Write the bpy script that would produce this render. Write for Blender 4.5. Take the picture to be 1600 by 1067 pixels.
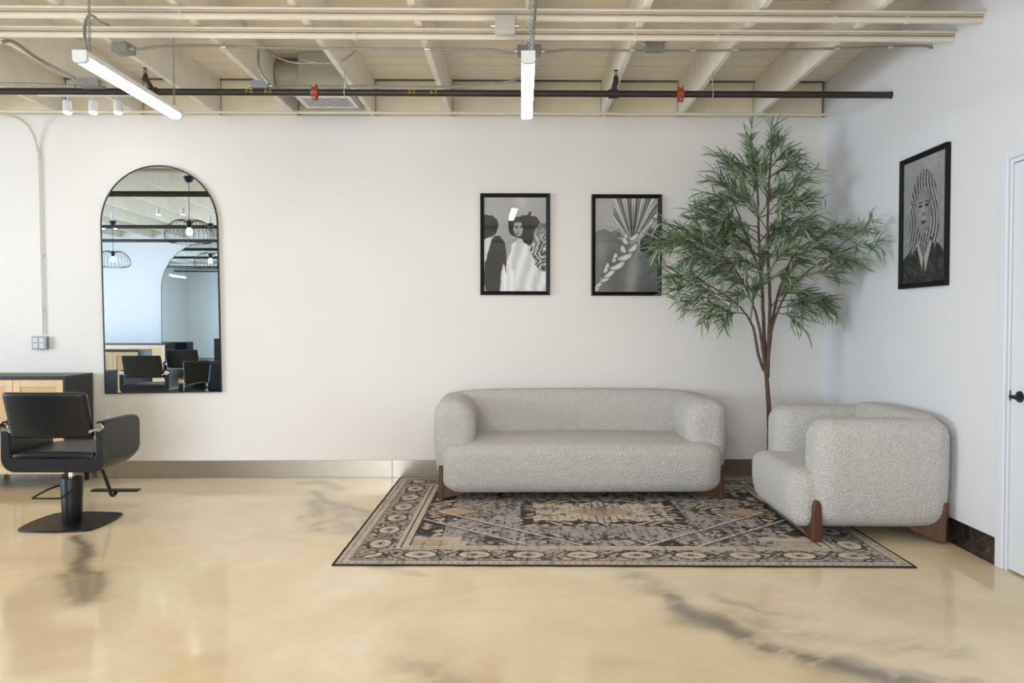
import bpy, bmesh, math, random
import numpy as np
from mathutils import Vector, Matrix, Quaternion
random.seed(7); rng = np.random.default_rng(7)
R = math.radians
scene = bpy.context.scene
for o in list(bpy.data.objects): bpy.data.objects.remove(o)
COL = scene.collection

# ------------------------------------------------------------------ camera
F = 1220.0
CAM = Vector((0, 0, 1.475))
cd = bpy.data.cameras.new('camera'); cam = bpy.data.objects.new('camera', cd); COL.objects.link(cam)
cd.sensor_width = 36.0; cd.lens = 36.0 * F / 1600.0; cd.clip_start = 0.05; cd.clip_end = 100
cam.location = CAM; cam.rotation_euler = (R(90 - 1.43), 0, R(0.70))
scene.camera = cam
# ------------------------------------------------------------------ colour management
vs = scene.view_settings
vs.view_transform = 'Standard'; vs.look = 'None'; vs.gamma = 1.0; vs.use_curve_mapping = False
vs.exposure = 0.2
scene.display_settings.display_device = 'sRGB'
# ------------------------------------------------------------------ world + left daylight + added rear fill
w = bpy.data.worlds.new('world'); scene.world = w; w.use_nodes = True
w.node_tree.nodes['Background'].inputs[0].default_value = (0.62, 0.76, 1.0, 1)
w.node_tree.nodes['Background'].inputs[1].default_value = 1.2
def area(name, loc, rot, sx, sy, power, col):
    l = bpy.data.lights.new(name, 'AREA'); l.shape = 'RECTANGLE'; l.size = sx; l.size_y = sy
    l.energy = power; l.color = col
    o = bpy.data.objects.new(name, l); COL.objects.link(o); o.location = loc; o.rotation_euler = rot
    return o
WIN_LEFT_P = 560; REAR_FILL_P = 230
TUBE_E = 44.0; SPOT_E = 70.0
area('daylight_left', (-11.25, 1.4, 1.75), (0, R(-90), 0), 2.3, 4.4, WIN_LEFT_P, (0.64, 0.81, 1.0))
area('rear_fill_light', (-2.2, -3.85, 1.75), (R(90), 0, 0), 3.2, 2.3, REAR_FILL_P, (0.90, 0.95, 1.0))  # unseen rear fill, added to light the sofa fronts from behind the camera

# ------------------------------------------------------------------ layout helpers
ROT = cam.rotation_euler.to_matrix()
def ray(px, py): return ROT @ Vector(((px - 800) / F, -(py - 533.5) / F, -1))
def at_z(px, py, z):
    d = ray(px, py); t = (z - CAM.z) / d.z; return CAM + d * t
def at_x(px, py, x):
    d = ray(px, py); return CAM + d * (x / d.x)
def at_y(px, py, y):
    d = ray(px, py); return CAM + d * (y / d.y)
XR = 2.88; YB = 7.48; K = 0.027; ANG = math.atan(K)
def wy(x, y0=YB): return y0 + K * (x - XR)
def on_back(px, py, off=0.0):
    d = ray(px, py); t = (YB - off - K * XR) / (d.y - K * d.x); return CAM + d * t
ZJ = 3.41; ZD = 3.745      # joist underside, deck underside
XL = -11.0; YR = -3.6

# ------------------------------------------------------------------ materials
def lin(r, g=None, b=None):
    if g is None: g = b = r
    f = lambda c: (c / 12.92 if c <= 0.04045 else ((c + 0.055) / 1.055) ** 2.4)
    return tuple(f(v / 255.0) for v in (r, g, b)) + (1.0,)
class M:
    def __init__(s, name):
        s.m = bpy.data.materials.new(name); s.m.use_nodes = True
        s.t = s.m.node_tree; s.b = s.t.nodes['Principled BSDF']
    def n(s, typ, **kw):
        x = s.t.nodes.new(typ)
        for k, v in kw.items():
            if k.startswith('i_'):
                key = k[2:]; key = int(key) if key.isdigit() else key.replace('_', ' ')
                x.inputs[key].default_value = v
            else: setattr(x, k, v)
        return x
    def l(s, a, b): s.t.links.new(a, b)
    def obj(s):
        return s.n('ShaderNodeTexCoord').outputs['Object']
    def gen(s, scale=(1, 1, 1), rot=(0, 0, 0)):
        mp = s.n('ShaderNodeMapping'); s.l(s.obj(), mp.inputs[0])
        mp.inputs['Scale'].default_value = scale; mp.inputs['Rotation'].default_value = rot
        return mp.outputs[0]
    def noise(s, vec, scale, detail=3, rough=0.5, dist=0):
        x = s.n('ShaderNodeTexNoise'); s.l(vec, x.inputs['Vector'])
        x.inputs['Scale'].default_value = scale; x.inputs['Detail'].default_value = detail
        x.inputs['Roughness'].default_value = rough; x.inputs['Distortion'].default_value = dist
        return x.outputs['Fac']
    def ramp(s, fac, stops):
        r = s.n('ShaderNodeValToRGB'); s.l(fac, r.inputs[0]); e = r.color_ramp.elements
        while len(e) < len(stops): e.new(0.5)
        for q, (p, c) in zip(e, stops): q.position = p; q.color = c
        return r.outputs[0]
    def bump(s, h, strength, dist=0.01):
        b = s.n('ShaderNodeBump'); b.inputs['Strength'].default_value = strength; b.inputs['Distance'].default_value = dist
        s.l(h, b.inputs['Height']); s.l(b.outputs[0], s.b.inputs['Normal']); return b
def mat(name, col, rough=0.5, metal=0.0, var=0.0, vscale=6, bump=0.0, bscale=60, bdist=0.004, coat=0.0, spec=None):
    x = M(name); c = lin(*col) if max(col) > 1.01 else tuple(col) + (1,)
    x.b.inputs['Base Color'].default_value = c
    x.b.inputs['Roughness'].default_value = rough; x.b.inputs['Metallic'].default_value = metal
    if coat: x.b.inputs['Coat Weight'].default_value = coat; x.b.inputs['Coat Roughness'].default_value = 0.08
    if spec is not None: x.b.inputs['Specular IOR Level'].default_value = spec
    v = x.obj()
    if var:
        n = x.noise(v, vscale, 4)
        x.l(x.ramp(n, [(0.3, tuple(q * (1 - var) for q in c[:3]) + (1,)), (0.7, tuple(min(1, q * (1 + var)) for q in c[:3]) + (1,))]), x.b.inputs['Base Color'])
    if bump: x.bump(x.noise(v, bscale, 3), bump, bdist)
    return x.m
def emis(name, col, strength):
    x = M(name); x.b.inputs['Emission Color'].default_value = tuple(col) + (1,)
    x.b.inputs['Emission Strength'].default_value = strength; x.b.inputs['Base Color'].default_value = (0.9, 0.9, 0.9, 1)
    return x.m

MT = {}
MT['wall'] = mat('wall_paint', (234, 230, 226), 0.5, var=0.012, vscale=1.5, bump=0.05, bscale=90)
MT['wall_side'] = mat('side_wall_paint', (228, 229, 232), 0.5, var=0.012, vscale=1.5, bump=0.05, bscale=90)
MT['cream'] = mat('cream_beam_paint', (234, 227, 214), 0.55, var=0.06, vscale=5, bump=0.25, bscale=25)
MT['block'] = mat('cream_blocking_paint', (236, 226, 206), 0.6, var=0.05, vscale=4, bump=0.2, bscale=25)
MT['deck1'] = mat('cream_board_paint', (241, 233, 216), 0.6, var=0.05, vscale=3, bump=0.25, bscale=30)
MT['deck2'] = mat('cream_board_paint_warm', (238, 228, 208), 0.6, var=0.06, vscale=3, bump=0.25, bscale=30)
MT['pipe_white'] = mat('painted_conduit', (224, 215, 200), 0.4, var=0.03)
MT['strut'] = mat('painted_strut', (200, 190, 174), 0.55, var=0.08, vscale=9)
MT['galv'] = mat('galvanised_steel', (150, 152, 150), 0.42, 0.75, var=0.15, vscale=40)
MT['duct'] = mat('duct_steel', (172, 170, 155), 0.5, 0.35, var=0.06, vscale=6)
MT['blackpipe'] = mat('black_iron_pipe', (52, 46, 43), 0.38, 0.3, var=0.2, vscale=12)
MT['red'] = mat('red_painted_coupling', (150, 62, 38), 0.45)
MT['bolt'] = mat('zinc_bolt', (205, 205, 200), 0.3, 0.9)
MT['brass'] = mat('sprinkler_bronze', (110, 92, 62), 0.35, 0.8)
MT['yellow'] = mat('yellow_marking', (170, 146, 40), 0.6)
MT['chrome'] = mat('chrome', (225, 220, 212), 0.09, 1.0)
MT['blackmetal'] = mat('black_powder_coat', (22, 22, 24), 0.42, 0.2)
MT['vinyl'] = mat('black_vinyl', (19, 20, 25), 0.4, bump=0.15, bscale=300, bdist=0.001)
MT['cabinet'] = mat('black_laminate', (36, 35, 37), 0.4, var=0.05)
MT['frame'] = mat('black_frame_lacquer', (8, 8, 9), 0.38, spec=.3)
MT['mframe'] = mat('dark_green_metal_frame', (20, 30, 33), 0.35, 0.4)
MT['boxpaint'] = mat('dusty_white_box_paint', (186, 182, 174), 0.5, var=0.06)
MT['roofdark'] = mat('joint_shade_sheathing', (70, 58, 44), 0.9)  # dark tone stands in for the shadow in the board joints
MT['white_plastic'] = mat('white_plastic', (228, 230, 232), 0.35)
MT['door'] = mat('door_paint', (226, 229, 236), 0.38)
MT['doorgap'] = mat('door_gap_shadowline', (120, 95, 85), 0.8)
MT['bark'] = mat('brown_bark', (96, 76, 64), 0.8, var=0.3, vscale=30, bump=0.5, bscale=60)
MT['diffuser'] = emis('tube_diffuser_light', (1.0, 0.92, 0.83), TUBE_E)
MT['spotlit'] = emis('spot_lens_light', (1.0, 0.96, 0.9), SPOT_E)
MT['bulb'] = emis('bulb_filament_light', (1.0, 0.72, 0.42), 12)
MT['cord'] = mat('black_cord', (18, 18, 18), 0.5)
MT['pot'] = mat('dark_pot', (50, 48, 46), 0.6)
MT['soil'] = mat('dark_soil', (45, 34, 26), 0.95, bump=0.8, bscale=80)

x = M('mirror_silver'); x.b.inputs['Base Color'].default_value = (0.68, 0.78, 0.88, 1); x.b.inputs['Metallic'].default_value = 1; x.b.inputs['Roughness'].default_value = 0.0
MT['mirror'] = x.m
# brushed stainless skirting, patchy
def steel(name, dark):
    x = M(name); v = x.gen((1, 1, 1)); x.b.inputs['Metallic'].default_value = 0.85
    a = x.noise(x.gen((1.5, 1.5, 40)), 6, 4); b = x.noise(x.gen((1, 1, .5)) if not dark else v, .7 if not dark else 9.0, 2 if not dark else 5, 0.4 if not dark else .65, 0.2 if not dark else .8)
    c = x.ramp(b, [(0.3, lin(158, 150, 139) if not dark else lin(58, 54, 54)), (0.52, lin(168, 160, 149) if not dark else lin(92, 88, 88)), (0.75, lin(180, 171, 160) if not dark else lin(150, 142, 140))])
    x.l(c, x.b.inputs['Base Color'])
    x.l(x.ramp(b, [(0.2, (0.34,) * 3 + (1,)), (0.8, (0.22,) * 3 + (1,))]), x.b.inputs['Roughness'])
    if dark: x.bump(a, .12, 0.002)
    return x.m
MT['steel'] = steel('brushed_stainless_skirting', False)
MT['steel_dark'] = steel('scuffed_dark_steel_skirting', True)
# boucle
x = M('boucle_fabric'); v = x.obj(); x.b.inputs['Roughness'].default_value = 0.95
x.b.inputs['Sheen Weight'].default_value = 0.35; x.b.inputs['Specular IOR Level'].default_value = 0.15
vo = x.n('ShaderNodeTexVoronoi'); x.l(v, vo.inputs['Vector']); vo.inputs['Scale'].default_value = 76; vo.inputs['Randomness'].default_value = 1
nz = x.noise(v, 58, 4, 0.7, 1.5)
mx = x.n('ShaderNodeMath', operation='SUBTRACT'); x.l(nz, mx.inputs[0]); x.l(vo.outputs['Distance'], mx.inputs[1])
x.l(x.ramp(mx.outputs[0], [(0.0, lin(222, 219, 213)), (0.4, lin(243, 240, 236))]), x.b.inputs['Base Color'])
x.bump(mx.outputs[0], 0.95, 0.015); MT['boucle'] = x.m
# walnut
def wood(name, c1, c2, rough=0.45, sc=(1, 12, 12)):
    x = M(name); v = x.gen(sc); n = x.noise(v, 4, 5, 0.6, 0.6)
    x.l(x.ramp(n, [(0.3, lin(*c1)), (0.7, lin(*c2))]), x.b.inputs['Base Color']); x.b.inputs['Roughness'].default_value = rough
    x.bump(n, 0.1, 0.002); return x.m
MT['walnut'] = wood('walnut_wood', (70, 42, 27), (104, 66, 42), sc=(10, 10, 1.5))
MT['oak'] = wood('light_oak', (214, 184, 144), (232, 204, 166), 0.5, (12, 12, 2))
x = M('woven_cane'); v = x.obj(); x.b.inputs['Roughness'].default_value = 0.6
wa = x.n('ShaderNodeTexChecker'); x.l(v, wa.inputs['Vector']); wa.inputs['Scale'].default_value = 130
wa.inputs['Color1'].default_value = lin(226, 192, 146); wa.inputs['Color2'].default_value = lin(202, 164, 118)
x.l(wa.outputs['Color'], x.b.inputs['Base Color']); x.bump(wa.outputs['Fac'], 0.4, 0.002); MT['cane'] = x.m
# leaf
x = M('long_green_leaf'); oi = x.n('ShaderNodeNewGeometry')
x.l(x.ramp(oi.outputs['Random Per Island'], [(0.0, lin(82, 100, 74)), (0.5, lin(114, 136, 104)), (1.0, lin(164, 182, 148))]), x.b.inputs['Base Color'])
x.b.inputs['Roughness'].default_value = 0.5; x.b.inputs['Specular IOR Level'].default_value = 0.35
MT['leaf'] = x.m
# glazing
x = M('picture_glass'); tr = x.n('ShaderNodeBsdfTransparent'); gl = x.n('ShaderNodeBsdfGlossy'); gl.inputs['Roughness'].default_value = 0.02
lw = x.n('ShaderNodeLayerWeight'); pw = x.n('ShaderNodeMath', operation='POWER'); x.l(lw.outputs['Facing'], pw.inputs[0]); pw.inputs[1].default_value = 5
lw.inputs['Blend'].default_value = 0.5; fr = x.n('ShaderNodeMath', operation='MULTIPLY_ADD'); x.l(pw.outputs[0], fr.inputs[0]); fr.inputs[1].default_value = .9; fr.inputs[2].default_value = .025; mi = x.n('ShaderNodeMixShader')
x.l(fr.outputs[0], mi.inputs[0]); x.l(tr.outputs[0], mi.inputs[1]); x.l(gl.outputs[0], mi.inputs[2])
x.l(mi.outputs[0], x.t.nodes['Material Output'].inputs[0]); MT['glass'] = x.m
# print (flat artwork colours kept in a mesh attribute)
x = M('photographic_print'); a = x.n('ShaderNodeAttribute', attribute_name='ink'); x.l(a.outputs['Color'], x.b.inputs['Base Color'])
x.b.inputs['Roughness'].default_value = 0.55; MT['print'] = x.m
# rug
x = M('woven_rug'); a = x.n('ShaderNodeAttribute', attribute_name='ink'); v = x.obj()
n1 = x.noise(v, 260, 2, 0.6); n2 = x.noise(x.gen((2, 60, 1)), 6, 3, 0.6)
mm = x.n('ShaderNodeMix', data_type='RGBA', blend_type='MULTIPLY'); mm.inputs[0].default_value = 0.55
x.l(a.outputs['Color'], mm.inputs[6]); x.l(x.ramp(n1, [(0.3, (0.55,) * 3 + (1,)), (0.7, (1.3,) * 3 + (1,))]), mm.inputs[7])
x.l(mm.outputs[2], x.b.inputs['Base Color']); x.b.inputs['Roughness'].default_value = 0.95; x.b.inputs['Specular IOR Level'].default_value = 0.1
x.bump(n1, 0.5, 0.003); MT['rug'] = x.m
MT['rugedge'] = mat('rug_binding', (40, 38, 38), 0.9, bump=0.4, bscale=200)
# floor
x = M('polished_cream_epoxy'); v = x.obj()
n1 = x.noise(v, 0.9, 5, 0.6, 1.2); n2 = x.noise(v, 4.5, 5, 0.65, 0.8)
base = x.ramp(n1, [(0.30, lin(223, 202, 163)), (0.5, lin(233, 214, 179)), (0.72, lin(240, 226, 199))])
m1 = x.n('ShaderNodeMix', data_type='RGBA', blend_type='MULTIPLY'); m1.inputs[0].default_value = 0.5
x.l(base, m1.inputs[6]); x.l(x.ramp(n2, [(0.3, (0.90, 0.89, 0.86, 1)), (0.6, (1, 1, 1, 1))]), m1.inputs[7])
a = x.n('ShaderNodeAttribute', attribute_name='stain')
m2 = x.n('ShaderNodeMix', data_type='RGBA'); x.l(a.outputs['Fac'], m2.inputs[0]); x.l(m1.outputs[2], m2.inputs[6]); m2.inputs[7].default_value = lin(112, 102, 98)
vz = x.n('ShaderNodeTexVoronoi'); x.l(x.gen((1, 1.6, 1)), vz.inputs['Vector']); vz.inputs['Scale'].default_value = 3.2
fl = x.ramp(vz.outputs['Distance'], [(0.03, (0.55,) * 3 + (1,)), (0.07, (0, 0, 0, 1))])
m3 = x.n('ShaderNodeMix', data_type='RGBA'); x.l(fl, m3.inputs[0]); x.l(m2.outputs[2], m3.inputs[6]); m3.inputs[7].default_value = lin(236, 226, 206)
x.l(m3.outputs[2], x.b.inputs['Base Color'])
x.l(x.ramp(n2, [(0.3, (0.07,) * 3 + (1,)), (0.7, (0.14,) * 3 + (1,))]), x.b.inputs['Roughness'])
x.b.inputs['Specular IOR Level'].default_value = 0.5
x.bump(x.noise(v, 5, 3, 0.5), 0.06, 0.02); MT['floor'] = x.m

# ------------------------------------------------------------------ geometry helpers
def obj(name, verts, faces, m, parent=None, smooth=False, loc=None):
    me = bpy.data.meshes.new(name); me.from_pydata([tuple(v) for v in verts], [], faces); me.update()
    bm = bmesh.new(); bm.from_mesh(me); bmesh.ops.recalc_face_normals(bm, faces=bm.faces); bm.to_mesh(me); bm.free()
    me.materials.append(m)
    if smooth: me.shade_smooth()
    o = bpy.data.objects.new(name, me); COL.objects.link(o)
    if parent: o.parent = parent
    if loc is not None: o.location = loc
    return o
def tag(o, label=None, cat=None, group=None, kind=None):
    if label: o['label'] = label
    if cat: o['category'] = cat
    if group: o['group'] = group
    if kind: o['kind'] = kind
    return o
def empty(name, loc, rz=0, label=None, cat=None, group=None, kind=None):
    o = bpy.data.objects.new(name, None); COL.objects.link(o); o.location = loc; o.rotation_euler = (0, 0, rz)
    o.empty_display_size = 0.1
    return tag(o, label, cat, group, kind)
class G:
    """collects geometry for one mesh object"""
    def __init__(s): s.v = []; s.f = []
    def add(s, v, f):
        k = len(s.v); s.v += [Vector(q) for q in v]; s.f += [tuple(i + k for i in q) for q in f]; return s
    def box(s, a, b, rot=0, tilt=None):
        (x0, y0, z0), (x1, y1, z1) = a, b
        v = [(x0, y0, z0), (x1, y0, z0), (x1, y1, z0), (x0, y1, z0), (x0, y0, z1), (x1, y0, z1), (x1, y1, z1), (x0, y1, z1)]
        return s.add(v, [(0, 3, 2, 1), (4, 5, 6, 7), (0, 1, 5, 4), (1, 2, 6, 5), (2, 3, 7, 6), (3, 0, 4, 7)])
    def tube(s, pts, rad, n=10, cap=True):
        pts = [Vector(p) for p in pts]; N = len(pts)
        rs = rad if isinstance(rad, (list, tuple)) else [rad] * N
        v = []; f = []; up = None
        for i, p in enumerate(pts):
            d = (pts[min(i + 1, N - 1)] - pts[max(i - 1, 0)])
            if d.length < 1e-9: d = Vector((0, 0, 1))
            d.normalize()
            if up is None:
                up = Vector((0, 0, 1)) if abs(d.z) < 0.9 else Vector((1, 0, 0))
            a = (up - d * up.dot(d)); 
            if a.length < 1e-6: a = d.orthogonal()
            a.normalize(); b = d.cross(a); up = a
            for k in range(n):
                t = 2 * math.pi * k / n; v.append(p + (a * math.cos(t) + b * math.sin(t)) * rs[i])
        for i in range(N - 1):
            for k in range(n):
                k2 = (k + 1) % n; f.append((i * n + k, i * n + k2, (i + 1) * n + k2, (i + 1) * n + k))
        if cap: f.append(tuple(range(n))[::-1]); f.append(tuple((N - 1) * n + k for k in range(n)))
        return s.add(v, f)
    def lathe(s, prof, c=(0, 0, 0), n=20):
        c = Vector(c); v = []; f = []
        for (r, z) in prof:
            for k in range(n):
                t = 2 * math.pi * k / n; v.append(c + Vector((r * math.cos(t), r * math.sin(t), z)))
        for i in range(len(prof) - 1):
            for k in range(n):
                k2 = (k + 1) % n; f.append((i * n + k, i * n + k2, (i + 1) * n + k2, (i + 1) * n + k))
        f.append(tuple(range(n))[::-1]); f.append(tuple((len(prof) - 1) * n + k for k in range(n)))
        return s.add(v, f)
    def prism(s, poly, axis, a, b):
        n = len(poly)
        def mk(p, t):
            if axis == 'x': return (t, p[0], p[1])
            if axis == 'y': return (p[0], t, p[1])
            return (p[0], p[1], t)
        v = [mk(p, a) for p in poly] + [mk(p, b) for p in poly]
        return s.add(v, [tuple(range(n))[::-1], tuple(range(n, 2 * n))] + [(i, (i + 1) % n, (i + 1) % n + n, i + n) for i in range(n)])
    def torus(s, c, R_, r, ax='y', n=16, k=6, a0=0, a1=2 * math.pi):
        pts = []
        for i in range(n + 1):
            t = a0 + (a1 - a0) * i / n; a, b = R_ * math.cos(t), R_ * math.sin(t)
            pts.append(Vector(c) + (Vector((a, 0, b)) if ax == 'y' else Vector((0, a, b)) if ax == 'x' else Vector((a, b, 0))))
        return s.tube(pts, r, k)
    def build(s, name, m, parent=None, smooth=False, bevel=0, seg=2, loc=None):
        o = obj(name, s.v, s.f, m, parent, smooth, loc)
        if bevel:
            b = o.modifiers.new('bevel', 'BEVEL'); b.width = bevel; b.segments = seg; b.limit_method = 'ANGLE'; b.angle_limit = R(35)
            if hasattr(b, 'harden_normals'): b.harden_normals = False
        if smooth:
            try:
                o.data.set_sharp_from_angle(angle=R(42))
            except Exception: pass
        return o
def rounded_rect(x0, y0, x1, y1, r, n=5):
    P = []
    for cx, cy, a in ((x1 - r, y1 - r, 0), (x0 + r, y1 - r, 90), (x0 + r, y0 + r, 180), (x1 - r, y0 + r, 270)):
        for k in range(n + 1):
            t = R(a + 90 * k / n); P.append((cx + r * math.cos(t), cy + r * math.sin(t)))
    return P
def smoothpts(pts, n=6):
    """Catmull-Rom through the points"""
    P = [Vector(p) for p in pts]; P = [P[0] * 2 - P[1]] + P + [P[-1] * 2 - P[-2]]; out = []
    for i in range(1, len(P) - 2):
        for k in range(n):
            t = k / n; a, b, c, d = P[i - 1], P[i], P[i + 1], P[i + 2]
            out.append(0.5 * ((2 * b) + (c - a) * t + (2 * a - 5 * b + 4 * c - d) * t * t + (3 * b - a - 3 * c + d) * t ** 3))
    out.append(P[-2]); return out
def blob(name, c, h, r, m, parent, deform=None, n=22):
    """softly rounded upholstery block: centre c, half sizes h, corner radii r (3-vector)"""
    h = Vector(h); r = Vector(r); c = Vector(c); bm = bmesh.new()
    bmesh.ops.create_cube(bm, size=2.0)
    bmesh.ops.subdivide_edges(bm, edges=bm.edges[:], cuts=n, use_grid_fill=True)
    for v in bm.verts:
        q = []; inn = []
        for i in range(3):
            # concentrate rows in the rounded ends
            u = v.co[i]; s_ = abs(u); fr = r[i] / h[i]
            s2 = (s_ / 0.5) * (1 - fr) if s_ < 0.5 else (1 - fr) + fr * (s_ - 0.5) / 0.5
            p = math.copysign(s2 * h[i], u); k = max(-(h[i] - r[i]), min(h[i] - r[i], p))
            inn.append(k); q.append((p - k) / r[i])
        d = Vector(q); 
        if d.length > 1e-6: 
            m_ = max(abs(d[0]), abs(d[1]), abs(d[2])); d = d.normalized() * m_
        v.co = Vector((inn[i] + d[i] * r[i] for i in range(3)))
        if deform: v.co = deform(v.co.copy(), h)
        v.co += c
    bmesh.ops.recalc_face_normals(bm, faces=bm.faces)
    me = bpy.data.meshes.new(name); bm.to_mesh(me); bm.free(); me.materials.append(m); me.shade_smooth()
    o = bpy.data.objects.new(name, me); COL.objects.link(o); o.parent = parent; return o
def copy_tree(o, parent=None):
    c = o.copy(); COL.objects.link(c)
    if parent: c.parent = parent; c.matrix_parent_inverse = o.matrix_parent_inverse.copy()
    for ch in list(o.children): copy_tree(ch, c)
    return c

# ================================================================== SETTING
# floor: fine grid over the visible part, coarse beyond, carrying the marbling attribute
def vnoise(X, Y, sc, seed=0):
    r = np.random.default_rng(seed); T = r.random((256, 256))
    x = X * sc + 1000; y = Y * sc + 1000; xi = np.floor(x).astype(int); yi = np.floor(y).astype(int)
    fx = x - xi; fy = y - yi; fx = fx * fx * (3 - 2 * fx); fy = fy * fy * (3 - 2 * fy)
    g = lambda a, b: T[a % 256, b % 256]
    return (g(xi, yi) * (1 - fx) + g(xi + 1, yi) * fx) * (1 - fy) + (g(xi, yi + 1) * (1 - fx) + g(xi + 1, yi + 1) * fx) * fy
def fbm(X, Y, sc, oct=4, seed=0):
    s = 0; a = 0.5; t = 0
    for k in range(oct): s = s + a * vnoise(X, Y, sc * 2 ** k, seed + k * 17); t += a; a *= 0.55
    return s / t
def segdist(X, Y, pts):
    """distance to a polyline and the width factor interpolated along it"""
    best = np.full(X.shape, 1e9); wid = np.zeros(X.shape)
    for (x0, y0, w0), (x1, y1, w1) in zip(pts[:-1], pts[1:]):
        dx, dy = x1 - x0, y1 - y0; L = dx * dx + dy * dy + 1e-12
        t = np.clip(((X - x0) * dx + (Y - y0) * dy) / L, 0, 1)
        d = np.hypot(X - x0 - t * dx, Y - y0 - t * dy); ww = w0 + (w1 - w0) * t
        m = d / ww < best; best = np.where(m, d / ww, best); wid = np.where(m, ww, wid)
    return best
xs = np.concatenate([np.linspace(XL, -3.9, 6)[:-1], np.arange(-3.9, 2.85, 0.014), [XR, XR + .2]])
ys = np.concatenate([np.linspace(YR, 2.6, 5)[:-1], np.arange(2.6, 5.6, 0.014), np.arange(5.6, 7.5, 0.03), [7.62]])
GX, GY = np.meshgrid(xs, ys)
wx = GX + 0.22 * (fbm(GX, GY, 2.2, 4, 3) - 0.5) + 0.07 * (fbm(GX, GY, 9, 3, 5) - 0.5); wyy = GY + 0.26 * (fbm(GX, GY, 2.2, 4, 9) - 0.5) + 0.08 * (fbm(GX, GY, 9, 3, 11) - 0.5)
def fl(pts): return [(at_z(a, b, 0).x, at_z(a, b, 0).y, w_) for a, b, w_ in pts]
stain = np.zeros(GX.shape)
wisp = fbm(wx * 1.0 + wyy * .8, wyy * 3 - wx * 2.2, 3.5, 4, 21)
def addst(pts, amt, soft=1.0, cut=0.25, wp=1.0):
    global stain
    d = segdist(GX + (wx - GX) * wp, GY + (wyy - GY) * wp, fl(pts)); g = np.exp(-(d ** 2) * soft) * amt * np.clip((wisp - cut + .08) * 2.4, 0, 1.0)
    stain = np.maximum(stain, g)
addst([(118, 838, .04), (132, 852, .05), (133, 868, .06), (120, 882, .05), (128, 894, .06), (160, 894, .03)], 0.75, 1, .05, .5)
addst([(104, 898, .06), (112, 930, .06)], 0.5, 1, .05, .4); addst([(130, 898, .09), (130, 938, .08)], 0.62, 1, .05, .4); addst([(156, 894, .05), (148, 928, .05)], 0.6, 1, .05, .4)
addst([(475, 754, .07), (500, 752, .09), (528, 764, .08)], 0.5, 1, .1, .5); addst([(495, 782, .10), (500, 826, .10)], 0.55, 1, .12, .7)
addst([(530, 788, .13), (540, 828, .14)], 0.5, 1, .15, .7); addst([(570, 800, .11), (580, 826, .10)], 0.45, 1, .15, .7); addst([(488, 766, .05), (515, 784, .06), (580, 800, .05)], 0.6, 1, .1, .6)
addst([(478, 808, .08), (510, 822, .14)], 0.5); 
addst([(985, 895, .09), (1010, 915, .12), (1035, 935, .10)], 0.45)
addst([(1030, 932, .07), (1052, 955, .09), (1080, 970, .13), (1140, 985, .11), (1200, 1010, .10), (1260, 1025, .09), (1300, 1035, .12), (1380, 1062, .14), (1480, 1090, .14)], 0.85, 1, .1)
addst([(1100, 930, .05), (1180, 948, .05), (1280, 968, .07)], 0.42, 1, .2)
addst([(1150, 960, .12), (1230, 990, .14), (1330, 1000, .12), (1500, 1020, .07)], 0.33)
addst([(1390, 1050, .05), (1520, 1066, .05)], 0.4)
addst([(630, 1040, .10), (700, 1062, .12)], 0.36)
addst([(590, 885, .05), (650, 900, .05)], 0.3)
nx, ny = len(xs), len(ys)
fv = np.stack([GX.ravel(), GY.ravel(), np.zeros(GX.size)], 1)
idx = np.arange(nx * ny).reshape(ny, nx)
ff = np.stack([idx[:-1, :-1].ravel(), idx[:-1, 1:].ravel(), idx[1:, 1:].ravel(), idx[1:, :-1].ravel()], 1)
def grid_mesh(name, V, Fq, m):
    me = bpy.data.meshes.new(name); me.vertices.add(len(V)); me.vertices.foreach_set('co', V.astype(np.float32).ravel())
    me.loops.add(len(Fq) * 4); me.loops.foreach_set('vertex_index', Fq.astype(np.int32).ravel())
    me.polygons.add(len(Fq)); me.polygons.foreach_set('loop_start', np.arange(0, len(Fq) * 4, 4, dtype=np.int32))
    me.update(calc_edges=True); me.validate(); me.materials.append(m); return me
me = grid_mesh('floor', fv, ff, MT['floor'])
at = me.attributes.new('stain', 'FLOAT', 'POINT'); at.data.foreach_set('value', np.clip(stain, 0, 1).astype(np.float32).ravel())
fo = bpy.data.objects.new('floor', me); COL.objects.link(fo); tag(fo, kind='structure')

# walls
def wall_pt(x, off=0): return (x, wy(x) - off)
g = G(); 
g.add([(XL - .2, wy(XL - .2), 0), (XR + .0, wy(XR), 0), (XR, wy(XR) + .2, 0), (XL - .2, wy(XL - .2) + .2, 0),
       (XL - .2, wy(XL - .2), ZJ), (XR, wy(XR), ZJ), (XR, wy(XR) + .2, ZJ), (XL - .2, wy(XL - .2) + .2, ZJ)],
      [(0, 3, 2, 1), (4, 5, 6, 7), (0, 1, 5, 4), (1, 2, 6, 5), (2, 3, 7, 6), (3, 0, 4, 7)])
g.add([(XL - .2, wy(XL - .2) + .10, ZJ), (XR, wy(XR) + .10, ZJ), (XR, wy(XR) + .2, ZJ), (XL - .2, wy(XL - .2) + .2, ZJ),
       (XL - .2, wy(XL - .2) + .10, ZD + .05), (XR, wy(XR) + .10, ZD + .05), (XR, wy(XR) + .2, ZD + .05), (XL - .2, wy(XL - .2) + .2, ZD + .05)],
      [(0, 3, 2, 1), (4, 5, 6, 7), (0, 1, 5, 4), (1, 2, 6, 5), (2, 3, 7, 6), (3, 0, 4, 7)])
tag(g.build('wall_back', MT['wall']), kind='structure')
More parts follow.
